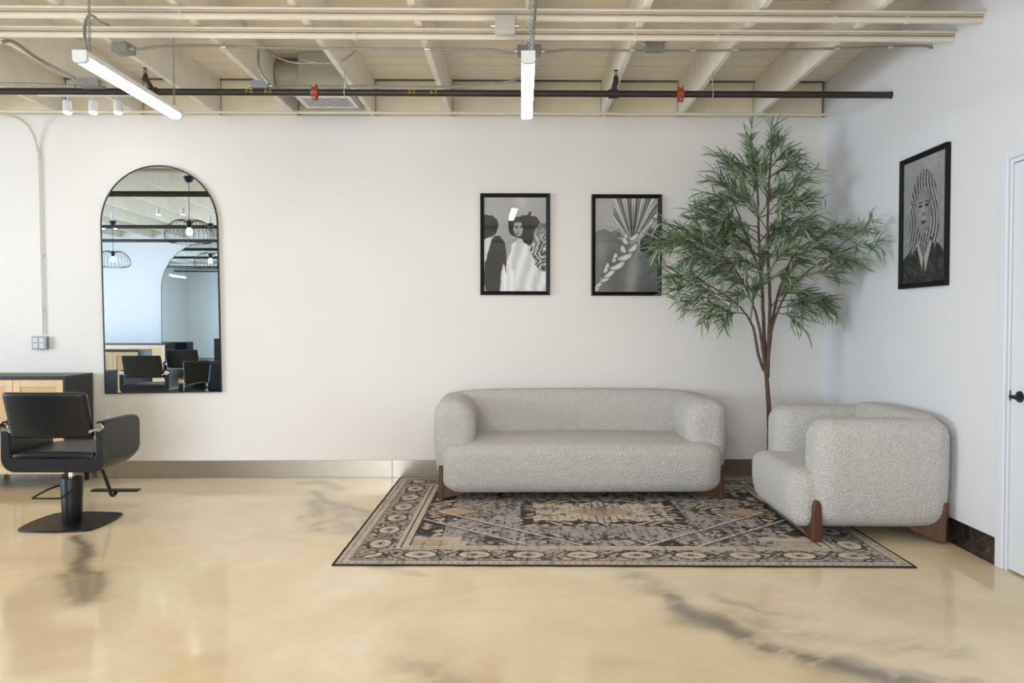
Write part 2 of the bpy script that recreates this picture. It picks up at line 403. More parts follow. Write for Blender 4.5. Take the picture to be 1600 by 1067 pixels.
# right wall with the doorway cut out
dj = at_x(1579, 250, XR); DT = dj.z; DY1 = dj.y; DY0 = DY1 - 0.93
g = G(); g.box((XR, DY1, 0), (XR + .3, 7.9, ZD + .05)); g.box((XR, YR - .3, 0), (XR + .3, DY0, ZD + .05)); g.box((XR, DY0, DT), (XR + .3, DY1, ZD + .05)); g.box((XR + .14, DY0, 0), (XR + .3, DY1, DT))  # last box added unseen behind the door to block light leaking under it
tag(g.build('wall_right', MT['wall_side']), kind='structure')
# left wall with its window; rear wall opening added to let fill light in
g = G(); g.box((XL - .2, YR - .3, 0), (XL, 7.3, .6)); g.box((XL - .2, YR - .3, 2.9), (XL, 7.3, ZD + .05))
g.box((XL - .2, YR - .3, .6), (XL, -.8, 2.9)); g.box((XL - .2, 3.6, .6), (XL, 7.3, 2.9))
tag(g.build('wall_left', MT['wall']), kind='structure')
g = G(); g.box((XL - .2, YR - .2, 0), (XR, YR, .6)); g.box((XL - .2, YR - .2, 2.9), (XR, YR, ZD + .05))
g.box((XL - .2, YR - .2, .6), (-3.8, YR, 2.9)); g.box((-.6, YR - .2, .6), (XR, YR, 2.9))
tag(g.build('wall_rear', MT['wall']), kind='structure')
def window(name, a, b, axis, c, n):
    g = G(); t = .04
    def bx(u0, u1, z0, z1, d=.06):
        if axis == 'y': g.box((c - d, u0, z0), (c, u1, z1))
        else: g.box((u0, c - d, z0), (u1, c, z1))
    bx(a, b, .6, .65); bx(a, b, 2.85, 2.9)
    for k in range(n + 1):
        u = a + (b - a) * k / n; bx(u - t / 2 + (t / 2 if k == 0 else 0), u + t / 2 - (t / 2 if k == n else 0), .65, 2.85)
    tag(g.build(name, MT['blackmetal']), kind='structure')
window('window_1', -.8, 3.6, 'y', XL - .05, 3); window('added_window_2', -3.8, -.6, 'x', YR - .05, 2)  # second frame stands in the rear opening added for fill light

# ceiling: deck boards, joists and blocking as pieces of the ceiling
ceil = empty('ceiling', (0, 0, ZD), kind='structure')
boardmeshes = {}
def board(x0, x1, yc, w_, m):
    L = x1 - x0; key = (round(L, 2), round(w_, 3), m.name)
    if key not in boardmeshes:
        g = G(); g.box((-L / 2 + .002, -w_ / 2 + .006, 0), (L / 2 - .002, w_ / 2 - .006, .022))
        o = g.build('ceiling_board', m, ceil, bevel=.003, seg=1); boardmeshes[key] = o
    else:
        o = boardmeshes[key].copy(); COL.objects.link(o)
    xm = (x0 + x1) / 2
    o.location = (xm, wy(xm, yc), random.uniform(-.0015, .0015)); o.rotation_euler = (0, 0, ANG)
PITCH = 0.205; JX = [0.05 + 0.724 * k for k in range(-15, 4)]
row = 0; y = YB - PITCH / 2 - .01
while y > YR - .5:
    m = MT['deck1'] if random.random() < .6 else MT['deck2']
    if y > 4.6:
        cuts = sorted(random.sample([j for j in JX if -6 < j < 2.5], 2)); xs_ = [XL - .1] + cuts + [XR + .1]
    else: xs_ = [XL - .1, JX[6 + row % 5], XR + .1]
    for a, b in zip(xs_[:-1], xs_[1:]): board(a, b, y, PITCH, m)
    row += 1; y -= PITCH
g = G(); g.box((XL - .3, YR - .5, .03), (XR + .3, 8.0, .06)); g.build('roof_deck', MT['roofdark'], ceil)
jm = None
for k, jx in enumerate(JX):
    if jm is None:
        g = G(); g.box((-.022, -(YB - YR + .1) / 2, ZJ - ZD), (.022, (YB - YR + .1) / 2, 0))
        jm = g.build('ceiling_joist', MT['cream'], ceil, bevel=.004, seg=1); o = jm
    else: o = jm.copy(); COL.objects.link(o)
    yc = (YB + YR) / 2 + K * (jx - XR) * .5; o.location = (jx, wy(jx) - (YB - YR + .1) / 2 + .03, random.uniform(0, .004)); 
for a, b in zip([XL - .2] + JX, JX + [XR]):
    L = b - a - .05; g = G(); g.box((-L / 2, 0, ZJ - ZD + .004), (L / 2, .03, -.002))
    o = g.build('joist_blocking', MT['block'], ceil); xm = (a + b) / 2; o.location = (xm, wy(xm) + .035, 0); o.rotation_euler = (0, 0, ANG)

# skirting in steel lengths
bb = empty('baseboard_back', (0, wy(0), 0), kind='structure')
cuts = [XL, -8.6, -6.2, on_back(173, 735).x, on_back(613, 735).x, 1.2, XR]
for a, b in zip(cuts[:-1], cuts[1:]):
    L = b - a; g = G(); g.box((-L / 2 + .0015, -.006, 0), (L / 2 - .0015, 0, .165)); g.box((-L / 2 + .0015, -.011, 0), (L / 2 - .0015, -.006, .008))
    xm = (a + b) / 2; o = g.build('steel_skirting', MT['steel'], bb, bevel=.0012, seg=1); o.location = (xm, wy(xm) - wy(0), 0); o.rotation_euler = (0, 0, ANG)
br = empty('baseboard_right', (XR, 6, 0), kind='structure')
CAS1 = at_x(1560.5, 700, XR).y
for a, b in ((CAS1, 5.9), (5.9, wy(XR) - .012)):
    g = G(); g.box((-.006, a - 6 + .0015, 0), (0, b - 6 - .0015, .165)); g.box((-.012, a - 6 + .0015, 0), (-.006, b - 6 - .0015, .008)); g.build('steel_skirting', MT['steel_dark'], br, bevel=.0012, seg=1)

# door in the right wall
door = empty('door_1', (XR, (DY0 + DY1) / 2, 0), kind='structure'); dy = (DY0 + DY1) / 2; hw = (DY1 - DY0) / 2
CT = at_x(1566, 239, XR).z; cwid = CAS1 - DY1
g = G(); g.box((-.018, hw, 0), (0, hw + cwid, CT)); g.box((-.018, -hw - cwid, 0), (0, -hw, CT)); g.box((-.018, -hw, DT + .004), (0, hw, CT))
g.build('door_casing', MT['door'], door, bevel=.006)
g = G(); g.box((0.0, hw - .02, 0), (.13, hw, DT)); g.box((0, -hw, 0), (.13, -hw + .02, DT)); g.box((0, -hw + .02, DT - .02), (.13, hw - .02, DT)); g.build('door_jamb', MT['door'], door, bevel=.002, seg=1)
g = G(); g.box((.008, -hw + .024, .012), (.05, hw - .024, DT - .024))
leaf = g.build('door_leaf', MT['door'], door, bevel=.003, seg=1)
hp = at_x(1592, 620, XR); hy = hp.y - dy; hz = hp.z
g = G(); rose = [(0.006, 0), (.031, 0), (.034, .004), (.032, .010), (.012, .016), (.011, .045)]
pts = [(.008 - d_, hy, hz) for d_ in (0, .002, .010, .014, .05)]
g.tube(pts, [.034, .034, .031, .012, .011], 24)
g.tube(smoothpts([(-.04, hy, hz), (-.052, hy - .01, hz + .002), (-.056, hy - .05, hz), (-.054, hy - .11, hz - .004)], 5), [.012] * 5 + [.010] * 10 + [.008], 12)
g.build('door_handle', MT['blackmetal'], leaf, smooth=True)
g = G(); ky = hw - .024
g.box((.002, hw - .0265, hz - .03), (.007, hw - .0205 , hz + .03)); g.build('latch_plate', MT['blackmetal'], leaf)

# ================================================================== CEILING SERVICES
def run(name, y0, z, rad, x0, x1, m, parent=None, n=12):
    g = G(); g.tube([(x0, wy(x0, y0), z), (x1, wy(x1, y0), z)], rad, n); return g.build(name, m, parent, smooth=True)
def conduit_set(tagname, px_end, label, yrow):
    t = empty('conduit_run', (0, 0, 0), label=label, cat='conduit')
    return t
# two painted strut rails each carrying a white conduit
for (ex, ey, lab) in ((1535, 26, 'white painted conduit clipped under a strut rail, nearest run across the ceiling'), (1490, 57, 'white painted conduit under a strut rail, second run back across the ceiling')):
    e = at_x(ex, ey, XR); y0 = e.y
    t = empty('conduit_rail', (0, y0, ZJ), label=lab, cat='conduit')
    def loc(o): o.location = (0, -y0, -ZJ)
    g = G(); L0 = XL + .0
    for (dz0, dz1) in ((-.032, -.0),):
        a, b = L0, XR
        g.add([(a, wy(a, y0) - .02, ZJ + dz0), (b, y0 - .02, ZJ + dz0), (b, y0 + .02, ZJ + dz0), (a, wy(a, y0) + .02, ZJ + dz0),
               (a, wy(a, y0) - .02, ZJ + dz1), (b, y0 - .02, ZJ + dz1), (b, y0 + .02, ZJ + dz1), (a, wy(a, y0) + .02, ZJ + dz1)],
              [(0, 3, 2, 1), (4, 5, 6, 7), (0, 1, 5, 4), (1, 2, 6, 5), (2, 3, 7, 6), (3, 0, 4, 7)])
    loc(g.build('strut_rail', MT['strut'], t))
    loc(run('pipe', y0 - .004, ZJ - .032 - .021, .020, XL, XR, MT['pipe_white'], t))
    loc(run('thin_pipe', y0 - .045, ZJ - .018, .008, XL, XR, MT['pipe_white'], t))
    for jx in [-9.5, -7, -4.6, -2.1 if ex > 1500 else -1.1, .75 if ex < 1500 else 1.95, 1.3 if ex < 1500 else 2.4]:
        g = G(); yy = wy(jx, y0) - .004; zc = ZJ - .053
        g.tube([(jx - .012, yy, zc), (jx + .012, yy, zc)], .0235, 14); g.box((jx - .012, yy - .006, zc + .018), (jx + .012, yy + .022, ZJ - .001))
        loc(g.build('pipe_strap', MT['pipe_white'], t))
# grey conduit with its boxes
e = at_x(1457, 74, XR); YG = e.y; ZG = e.z
def gx(px, py=74, yy=None):
    p = at_y(px, py, YG); p = at_y(px, py, wy(p.x, YG)); return p
t = empty('grey_conduit', (0, YG, ZG), label='thin grey conduit with couplings sagging between junction boxes across the ceiling', cat='conduit')
pts = [(-3.0, wy(-3.0, YG), ZG + .0)]
seq = [(215, 77), (260, 72), (330, 71), (400, 74), (560, 76), (700, 77), (760, 77), (785, 81), (806, 83)]
seq2 = [(848, 82), (870, 80), (895, 78), (1000, 79), (1100, 79), (1300, 76), (1420, 72), (1447, 72), (1457, 75)]
def path3(sq): return [gx(a, b) for a, b in sq]
for sq in (seq, seq2):
    g = G(); P = smoothpts(path3(sq), 5); P[-1] = P[-1]
    g.tube(P, .0085, 10); o = g.build('conduit_pipe', MT['galv'], t, smooth=True); o.location = (0, -YG, -ZG)
for a, b in ((350, 73), (667, 77), (988, 79), (1083, 79), (1148, 78), (1307, 76), (1390, 73)):
    p = gx(a, b); g = G(); g.tube([p + Vector((-.018, 0, 0)), p + Vector((.018, 0, 0))], .013, 12); g.box((p.x - .006, p.y - .006, p.z), (p.x + .006, p.y + .006, min(ZJ - .001, p.z + .03)))
    o = g.build('coupling', MT['bolt'], t, smooth=True); o.location = (0, -YG, -ZG)
def jbox(px, py, yy, w_, h_, d_, label, rz=0, m=None):
    p = at_y(px, py, yy); t = empty('junction_box', (p.x, p.y, p.z), rz, label=label, cat='junction box')
    m = m or MT['galv']
    g = G(); g.box((-w_ / 2, -d_ / 2, -h_ / 2), (w_ / 2, d_ / 2, h_ / 2)); g.build('box_body', m, t, bevel=.003)
    g = G(); g.box((-w_ / 2 - .003, -d_ / 2 - .004, -h_ / 2 - .003), (w_ / 2 + .003, -d_ / 2, h_ / 2 + .003)); g.build('cover_plate', m, t, bevel=.001, seg=1)
    for s in (-1, 1):
        g = G(); g.tube([(s * w_ / 2, 0, -.0), (s * (w_ / 2 + .012), 0, 0), (s * (w_ / 2 + .012), 0, 0), (s * (w_ / 2 + .028), 0, 0)], [.02, .02, .014, .014], 12); g.build('connector', MT['bolt'], t, smooth=True)
        g = G(); g.tube([(s * w_ * .25, -d_ / 2 - .004, -h_ * .25), (s * w_ * .25, -d_ / 2 - .008, -h_ * .25)], .004, 8); g.build('screw', MT['bolt'], t)
    return t
ps = jbox(194, 77, gx(194, 77).y, .115, .065, .10, 'grey steel junction box near the left tube light')
ps.rotation_euler = (0, 0, R(-12))
jbox(827, 80, gx(827, 80).y, .16, .06, .07, 'dark steel junction box right above the middle tube light')
jbox(1023, 69, gx(1023, 69).y - .03, .125, .11, .05, 'square grey junction box with couplings, right of the middle tube light')
b1 = at_x(1535, 30, XR).y
jbox(789, 41, wy(0, b1) - .06, .115, .11, .06, 'white painted double junction box on the nearest conduit rail', m=MT['boxpaint'])

# black sprinkler pipe
e = at_x(1393, 148.5, XR); YP = e.y; ZP = e.z; RP = .0255
t = empty('sprinkler_pipe', (0, YP, ZP), label='long black iron sprinkler pipe running across in front of the back wall', cat='pipe')
def rel(o): o.location = (0, -YP, -ZP); return o
rel(run('pipe', YP, ZP, RP, XL, XR, MT['blackpipe'], t, 20))
g = G(); g.tube([(XR - .008, YP, ZP), (XR, YP, ZP)], RP + .004, 20); rel(g.build('wall_escutcheon', MT['blackpipe'], t, smooth=True))
def px2x(px): 
    X = at_y(px, 147, YP).x
    for _ in range(3): X = at_y(px, 147, wy(X, YP)).x
    return X
for px in (492, 1063):
    xx = px2x(px); yy = wy(xx, YP); c = empty
    g = G(); g.tube([(xx - .028, yy, ZP), (xx - .022, yy, ZP), (xx + .022, yy, ZP), (xx + .028, yy, ZP)], [RP + .004, RP + .013, RP + .013, RP + .004], 20)
    g.box((xx - .022, yy - .018, ZP + .03), (xx + .022, yy + .018, ZP + .058)); g.box((xx - .022, yy - .018, ZP - .058), (xx + .022, yy + .018, ZP - .03))
    cp = rel(g.build('pipe_coupling', MT['red'], t, smooth=True, bevel=.004))
    for s in (-1, 1):
        g = G(); g.tube([(xx, yy - .034, ZP + s * .046), (xx, yy - .018, ZP + s * .046)], .009, 6); g.tube([(xx, yy - .022, ZP + s * .046), (xx, yy + .03, ZP + s * .046)], .005, 8)
        g.build('bolt', MT['bolt'], cp)
for px in (539, 1113):
    xx = px2x(px); yy = wy(xx, YP)
    g = G(); g.torus((xx, yy, ZP), RP + .003, .004, 'x', 20, 6); g.tube([(xx, yy, ZP + RP), (xx, yy, ZJ + .02)], .005, 8); g.box((xx - .008, yy - .006, ZP + RP), (xx + .008, yy + .006, ZP + .07))
    rel(g.build('pipe_hanger', MT['bolt'], t))
for (px, lean) in ((238, -.045), (958, .02)):
    xx = px2x(px); yy = wy(xx, YP)
    g = G(); g.tube([(xx - .035, yy, ZP), (xx + .035, yy, ZP)], RP + .010, 20)
    P = [(xx, yy, ZP + .0), (xx + lean * .4, yy - .01, ZP + .05), (xx + lean, yy - .015, ZP + .09), (xx + lean, yy - .015, ZP + .125)]
    g.tube(P, [.026, .021, .023, .018], 14); tee = rel(g.build('pipe_tee', MT['blackpipe'], t, smooth=True))
    hx, hy2 = xx + lean, yy - .015
    g = G(); z0 = ZP + .125; g.tube([(hx, hy2, z0), (hx, hy2, z0 + .012)], .014, 6)
    for s in (-1, 1): g.tube([(hx + s * .008, hy2, z0 + .01), (hx + s * .013, hy2, z0 + .03), (hx, hy2, z0 + .048)], .0032, 6)
    g.tube([(hx, hy2, z0 + .048), (hx, hy2, z0 + .052)], .018, 14); g.tube([(hx, hy2, z0 + .01), (hx, hy2, z0 + .045)], .003, 6)
    g.build('sprinkler_head', MT['brass'], tee)
for px, s in ((391, 'F-5'), (420, '8-0'), (644, '0-2'), (678, '6-3')):
    xx = px2x(px); cu = bpy.data.curves.new('pipe_marking', 'FONT'); cu.body = s; cu.size = .042; cu.align_x = 'CENTER'; cu.align_y = 'CENTER'; cu.extrude = .0006
    tmp = bpy.data.objects.new('marking_curve', cu); me = bpy.data.meshes.new_from_object(tmp); bpy.data.objects.remove(tmp); me.materials.clear(); me.materials.append(MT['yellow'])
    o = bpy.data.objects.new('pipe_marking', me); COL.objects.link(o); o.parent = t
    o.location = (xx, wy(xx, YP) - RP - .001 - YP, .0); o.rotation_euler = (R(90), 0, ANG); o['label'] = 'yellow hand lettering reading ' + s
# thin white pipe close to the back wall
e = at_x(1310, 179, XR); o = run('thin_conduit', e.y, e.z, .013, XL, XR, MT['pipe_white']); tag(o, 'thin white pipe running along just below the joists beside the back wall', 'conduit')
YT = e.y; ZT = e.z
# more black pipes over the rear of the room (seen in the mirror)
for yy, lab in ((3.95, 'black iron pipe over the middle of the room, seen in the arched mirror'), (0.2, 'black iron pipe over the styling stations, seen further back in the mirror'), (-2.3, 'black iron pipe by the rear wall, farthest in the mirror')):
    tag(run('ceiling_pipe', yy, 3.24, .04 if yy > 3 else .035, XL, XR, MT['blackpipe']), lab, 'pipe')

# duct and register between two joists
bx0, bx1 = JX[12] + .03, JX[13] - .03   # bay that holds the register
cx = (bx0 + bx1) / 2
dl = empty('air_duct', (cx, 6.45, ZJ), label='grey sheet metal air duct with a louvred vent between the ceiling joists', cat='air duct')
vy0 = at_z(500, 151, 3.40).y; vy1 = at_z(500, 169, 3.40).y; bl = at_y(465, 100, 6.59).x
g = G(); g.prism([(bl, ZD - ZJ - .004), (bl, .12), (bl - .05, .05), (bl - .05, .03), (bx1, .03), (bx1, ZD - ZJ - .004)], 'y', 6.59, vy1 + .06)
for v in g.v: v.x -= cx; v.y -= 6.45
g.build('duct_box', MT['duct'], dl, bevel=.004)
g = G(); g.box((bl - .07 - cx, vy0 - .05 - 6.45, .002), (bx1 - cx, vy1 + .06 - 6.45, .0295)); g.build('plenum', MT['duct'], dl, bevel=.003)
g = G(); g.tube([(bx0 - cx, 6.78 - 6.45, .17), (bx0 + .02 - cx, 6.78 - 6.45, .17), (bl + .02 - cx, 6.78 - 6.45, .17)], [.145, .15, .15], 32); g.build('round_duct', MT['duct'], dl, smooth=True)
vx0, vx1 = at_z(468, 158, 3.4).x - cx, at_z(553, 158, 3.4).x - cx; a0, a1 = vy0 - 6.45, vy1 - 6.45
g = G(); fw = .035
g.box((vx0, a0, -.012), (vx1, a0 + fw, .002)); g.box((vx0, a1 - fw, -.012), (vx1, a1, .002)); g.box((vx0, a0 + fw, -.012), (vx0 + fw, a1 - fw, .002)); g.box((vx1 - fw, a0 + fw, -.012), (vx1, a1 - fw, .002))
vf = g.build('vent_frame', MT['white_plastic'], dl, bevel=.002, seg=1)
g = G(); g.box((vx0 + fw, a0 + fw, -.001), (vx1 - fw, a1 - fw, .001)); g.build('vent_throat', MT['cord'], vf)
nl = 17; sl0 = None
for k in range(nl):
    xx = vx0 + fw + (vx1 - vx0 - 2 * fw) * (k + .5) / nl
    if sl0 is None:
        g = G(); g.box((-.0055, a0 + fw, -.011), (.0055, a1 - fw, -.002)); sl0 = g.build('louvre', MT['white_plastic'], vf); o = sl0
    else: o = sl0.copy(); COL.objects.link(o)
    o.location = (xx, 0, 0)
g = G(); P = [at_y(a, b, 6.0) for a, b in ((470, 92), (500, 99), (530, 97), (548, 86), (556, 78))]
g.tube(smoothpts(P, 5), .007, 8); P = [at_y(a, b, 6.0) for a, b in ((416, 76), (430, 88), (460, 98), (500, 98))]
g.tube(smoothpts(P, 5), .007, 8); o = g.build('duct_cable', MT['galv'], dl, smooth=True); o.location = (-cx, -6.45, -ZJ)
g = G(); P = [at_y(a, b, 5.95) for a, b in ((404, 78), (404, 100), (410, 118), (420, 130))]; g.tube(smoothpts(P, 6), .0095, 8); o = g.build('flexible_conduit', MT['galv'], dl, smooth=True); o.location = (-cx, -6.45, -ZJ)
jbox(408, 134, 6.0, .12, .05, .09, 'grey steel junction box beside the air duct, above the black pipe')
# conduit running from that box to the middle lamp
g = G(); P = [at_y(a, b, 6.2) for a, b in ((428, 136), (480, 135), (560, 135), (680, 136), (740, 133), (790, 128), (816, 121))]
g.tube(smoothpts(P, 5), .009, 8); tag(g.build('sagging_conduit', MT['galv'], smooth=True), 'grey conduit from the duct box sagging up towards the middle tube light', 'conduit')
jbox(142, 131, 5.9, .17, .05, .12, 'flat grey junction box above the three white spotlights')
g = G(); P = [at_y(a, b, 5.1 + .8 * i / 3) for i, (a, b) in enumerate(((0, 66), (22, 66), (60, 92), (128, 128)))]
g.tube(smoothpts(P, 6), .012, 8); tag(g.build('flexible_conduit', MT['galv'], smooth=True), 'grey flexible conduit slanting down to the box above the spotlights', 'conduit')
g = G(); P = [at_y(a, b, 5.9) for a, b in ((-40, 130), (60, 132), (118, 135))]
g.tube(P, .011, 8); tag(g.build('straight_conduit', MT['galv'], smooth=True), 'grey horizontal conduit entering the spotlight box from the left', 'conduit')

# ---------------------------------------------------------------- tube lights
def tube_light(x, y0, y1, z, label, detail=True):
    t = empty('tube_light', (x, (y0 + y1) / 2, z), label=label, cat='light', group='LED tube lights on chains'); L = (y1 - y0) / 2
    g = G(); g.prism(rounded_rect(-.037, .030, .037, .062, .004), 'y', -L + .001, L - .001); g.build('housing', MT['white_plastic'], t)
    g = G(); g.prism([(-.035, .030), (-.035, .012), (-.024, 0), (.024, 0), (.035, .012), (.035, .030)], 'y', -L + .03, L - .03); g.build('diffuser', MT['diffuser'], t)
    for s in (-1, 1):
        g = G(); g.prism([(-.0375, .063), (-.0375, .010), (-.025, -.002), (.025, -.002), (.0375, .010), (.0375, .063)], 'y', s * L, s * (L - .03)); g.build('end_cap', MT['white_plastic'], t)
        if not detail: 
            g = G(); g.tube([(0, s * (L - .1), .06), (0, s * (L - .1), ZJ - z)], .003, 5); g.build('hanging_chain', MT['bolt'], t); continue
        g = G(); zz = .062; k = 0; yy = s * (L - .08)
        while zz < ZJ - z - .01:
            g.torus((0.012, yy, zz + .014), .008, .0022, 'y' if k % 2 else 'x', 8, 4); zz += .0135; k += 1
        g.build('hanging_chain', MT['galv'], t)
    return t
zt = 2.845
t1 = tube_light(-2.33, 4.12, 5.30, zt, 'lit white tube light hanging at the left, above the arched mirror')
t2 = tube_light(0.035, 4.16, 5.34, zt, 'lit white tube light hanging in the middle above the two wall pictures')
g = G(); P = [(0.02, -.55, .062), (.03, -.56, .2), (.05, -.5, .40), (.09, -.3, .55)]; g.tube(smoothpts(P, 6), .0075, 8); g.build('power_cable', MT['galv'], t2, smooth=True)
g = G(); P = [(0, -.52, .062), (-.02, -.5, .2), (-.08, -.35, .33), (-.13, -.2, .385), (-.2, 0, .43), (-.23, .15, .47)]; g.tube(smoothpts(P, 6), .0085, 8); g.build('power_cable', MT['galv'], t1, smooth=True)
for xx, yy, lab in ((-7.0, 4.7, 'lit tube light hanging far left of the salon floor'), (-2.33, 0.6, 'lit tube light behind the camera, left'), (1.05, 0.0, 'lit tube light behind the camera, right'), (-9.6, 2.4, 'lit tube light nearest the window wall'), (1.12, -2.2, 'lit tube light nearest the rear wall')):
    tube_light(xx, yy - .59, yy + .59, zt, lab, False)

# ---------------------------------------------------------------- track spots
def spot(x, y, zc, label, par=None, group='white ceiling spotlights'):
    t = empty('spotlight', (x, y, zc), label=label, cat='light', group=group)
    g = G(); g.lathe([(.030, -.05), (.037, -.045), (.037, .045), (.030, .052), (.008, .053)], n=20); g.build('lamp_body', MT['white_plastic'], t, smooth=True)
    g = G(); g.lathe([(.002, -.049), (.029, -.056), (.029, -.051), (.002, -.051)], n=20); g.build('lens', MT['spotlit'], t)
    g = G(); g.tube([(0, 0, .05), (0, 0, ZJ - .02 - zc)], .006, 8); g.build('stem', MT['white_plastic'], t)
    return t
YS = 6.62
xa = at_y(60, 150, YS).x; xb = at_y(215, 150, YS).x
g = G(); g.box((xa, YS - .018, ZJ - .022), (xb, YS + .018, ZJ)); tag(g.build('light_track', MT['white_plastic']), 'white ceiling track holding the three spotlights', 'light track')
for px, lab in ((105.5, 'leftmost of the three white spotlights below the black pipe'), (146, 'middle one of the three white spotlights below the black pipe'), (184.5, 'rightmost of the three white spotlights below the black pipe')):
    p = at_y(px, 167, YS); spot(p.x, YS, p.z, lab)
# ================================================================== THINGS ON THE BACK WALL
def wall_thing(name, px, py, label, cat, group=None, z=None):
    p = on_back(px, py); return empty(name, (p.x, p.y, p.z), ANG, label, cat, group)
# arched mirror
def arch_outline(w_, h_, n=40):
    P = [(-w_ / 2, -h_ / 2), (w_ / 2, -h_ / 2)]; r = w_ / 2; zc = h_ / 2 - r
    for k in range(n + 1):
        t = math.pi * k / n; P.append((r * math.cos(t), zc + r * math.sin(t)))
    return P
def arch_mirror(t, w_, h_, m=None):
    A = arch_outline(w_, h_); B = [(a * (w_ - .016) / w_, (b) * (h_ - .016) / h_) for a, b in A]; n = len(A)
    v = [(a, -.03, b) for a, b in A] + [(a, -.03, b) for a, b in B] + [(a, -.004, b) for a, b in A] + [(a, -.022, b) for a, b in B]
    f = []
    for i in range(n):
        j = (i + 1) % n; f += [(i, j, n + j, n + i), (i, 2 * n + i, 2 * n + j, j), (n + i, n + j, 3 * n + j, 3 * n + i)]
    obj('mirror_frame', v, f, MT['mframe'], t)
    g = G(); g.prism(B, 'y', -.023, -.012); g.build('mirror_glass', MT['mirror'], t)
    g = G(); g.prism([(a * .98, b * .985) for a, b in B], 'y', -.012, -.0); g.build('backing_board', MT['cord'], t)
ml, mr = on_back(161.5, 440), on_back(343.5, 440); mt, mb = on_back(252, 259), on_back(256, 613.5)
t = empty('arched_mirror', ((ml.x + mr.x) / 2, wy((ml.x + mr.x) / 2), (mt.z + mb.z) / 2), ANG, 'tall arched mirror with a thin dark frame on the white back wall', 'mirror')
t.rotation_euler = (0, R(-0.75), ANG)
arch_mirror(t, (mr - ml).length, mt.z - mb.z)

# ---------------- picture paintings (numpy grey images)
def canvas(w_, h_): 
    yy, xx = np.mgrid[0:h_, 0:w_]; return (xx + .5) / w_, (yy + .5) / h_
def poly(X, Y, P):
    c = np.zeros(X.shape, bool); n = len(P)
    for i in range(n):
        x0, y0 = P[i]; x1, y1 = P[(i + 1) % n]
        m = ((y0 > Y) != (y1 > Y)) & (X < (x1 - x0) * (Y - y0) / (y1 - y0 + 1e-12) + x0); c ^= m
    return c
def ell(X, Y, cx, cy, a, b, rot=0):
    c, s = math.cos(rot), math.sin(rot); u = (X - cx) * c + (Y - cy) * s; v = -(X - cx) * s + (Y - cy) * c
    return (u / a) ** 2 + (v / b) ** 2
def art_women():
    X, Y = canvas(160, 240); A = X; I = .50 + .10 * (1 - Y) + .03 * (fbm(X, Y * 1.5, 5, 3, 2) - .5)
    I = I + .10 * np.exp(-((X - .6) ** 2 + (Y - .02) ** 2) / .01)
    wx_ = X + .05 * (fbm(X, Y, 14, 3, 5) - .5); wy_ = Y + .04 * (fbm(X, Y, 14, 3, 8) - .5)
    # white clothes, bottom half
    m = poly(wx_, wy_, [(-.1, .42), (.12, .42), (.10, .52), (.02, .68), (-.1, .7)]); I[m] = .82
    m = poly(wx_, wy_, [(.36, 1.1), (.30, .98), (.34, .82), (.40, .62), (.46, .50), (.56, .44), (.72, .46), (.80, .60), (.95, .70), (1.1, .72), (1.1, 1.1)]); fold = .80 + .08 * np.sin((X * 30 + Y * 9) + 6 * fbm(X, Y, 4, 3, 4)) ; I = np.where(m, fold, I)
    m = poly(wx_, wy_, [(.24, 1.1), (.28, .80), (.36, .68), (.48, .78), (.52, 1.1)]); I = np.where(m, .86 + .05 * np.sin(X * 60), I)
    # left curly head and body
    m = (ell(wx_, wy_, .07, .30, .17, .12) < 1) | poly(wx_, wy_, [(-.1, .25), (.14, .3), (.13, .42), (-.1, .47)]); I = np.where(m, .045 + .05 * fbm(X, Y, 40, 2, 3), I)
    # long straight hair
    m = poly(X + .012 * (fbm(X, Y, 20, 2, 8) - .5), Y, [(.12, .46), (.18, .41), (.26, .41), (.34, .48), (.36, .60), (.36, .82), (.33, .72), (.30, .70), (.27, .86), (.26, 1.0), (.05, 1.0), (.00, .90), (.02, .7)]); st = .07 + .09 * np.clip(1 - abs(Y - .50) * 6, 0, 1) * (.5 + .5 * np.sin(X * 140)) ; I = np.where(m, st, I)
    # afro
    m = (ell(wx_, wy_, .66, .32, .26, .125) < 1) | (ell(wx_, wy_, .52, .27, .12, .07) < 1) | (ell(wx_, wy_, .78, .26, .1, .06) < 1) | (ell(wx_, wy_, .76, .42, .14, .09) < 1) | poly(wx_, wy_, [(.68, .22), (.72, .16), (.77, .15), (.76, .2), (.84, .24)])
    I = np.where(m, .05 + .05 * fbm(X, Y, 40, 2, 6), I)
    m = poly(wx_, wy_, [(.50, .27), (.60, .265), (.63, .34), (.60, .40), (.54, .42), (.49, .37), (.47, .33)]); I = np.where(m, .55 + .2 * (X - .5), I)
    for cx_, cy_, a, b, v in ((.52, .31, .035, .006, .08), (.60, .315, .03, .006, .08), (.52, .325, .025, .005, .1), (.535, .385, .025, .006, .15), (.55, .355, .01, .02, .4)): I[ell(X, Y, cx_, cy_, a, b) < 1] = v
    # right wavy hair
    m = poly(wx_, wy_, [(.80, .36), (.88, .28), (1.1, .27), (1.1, .76), (.90, .78), (.80, .70), (.74, .56), (.78, .44)])
    cur = .46 + .42 * np.sin(X * 70 + 3.0 * np.sin(Y * 38 + 9 * fbm(X, Y, 6, 3, 14)) + 9 * fbm(X, Y, 12, 3, 12)) * np.clip((Y - .30) * 4, 0.1, 1) - .3 * np.clip(.40 - Y, 0, 1) * 3
    I = np.where(m, np.clip(.75 * cur + .10 + .5 * (fbm(X, Y, 40, 3, 19) - .5) + .15 * (.60 - Y), .03, .85), I)
    return np.clip(I, .02, .9)
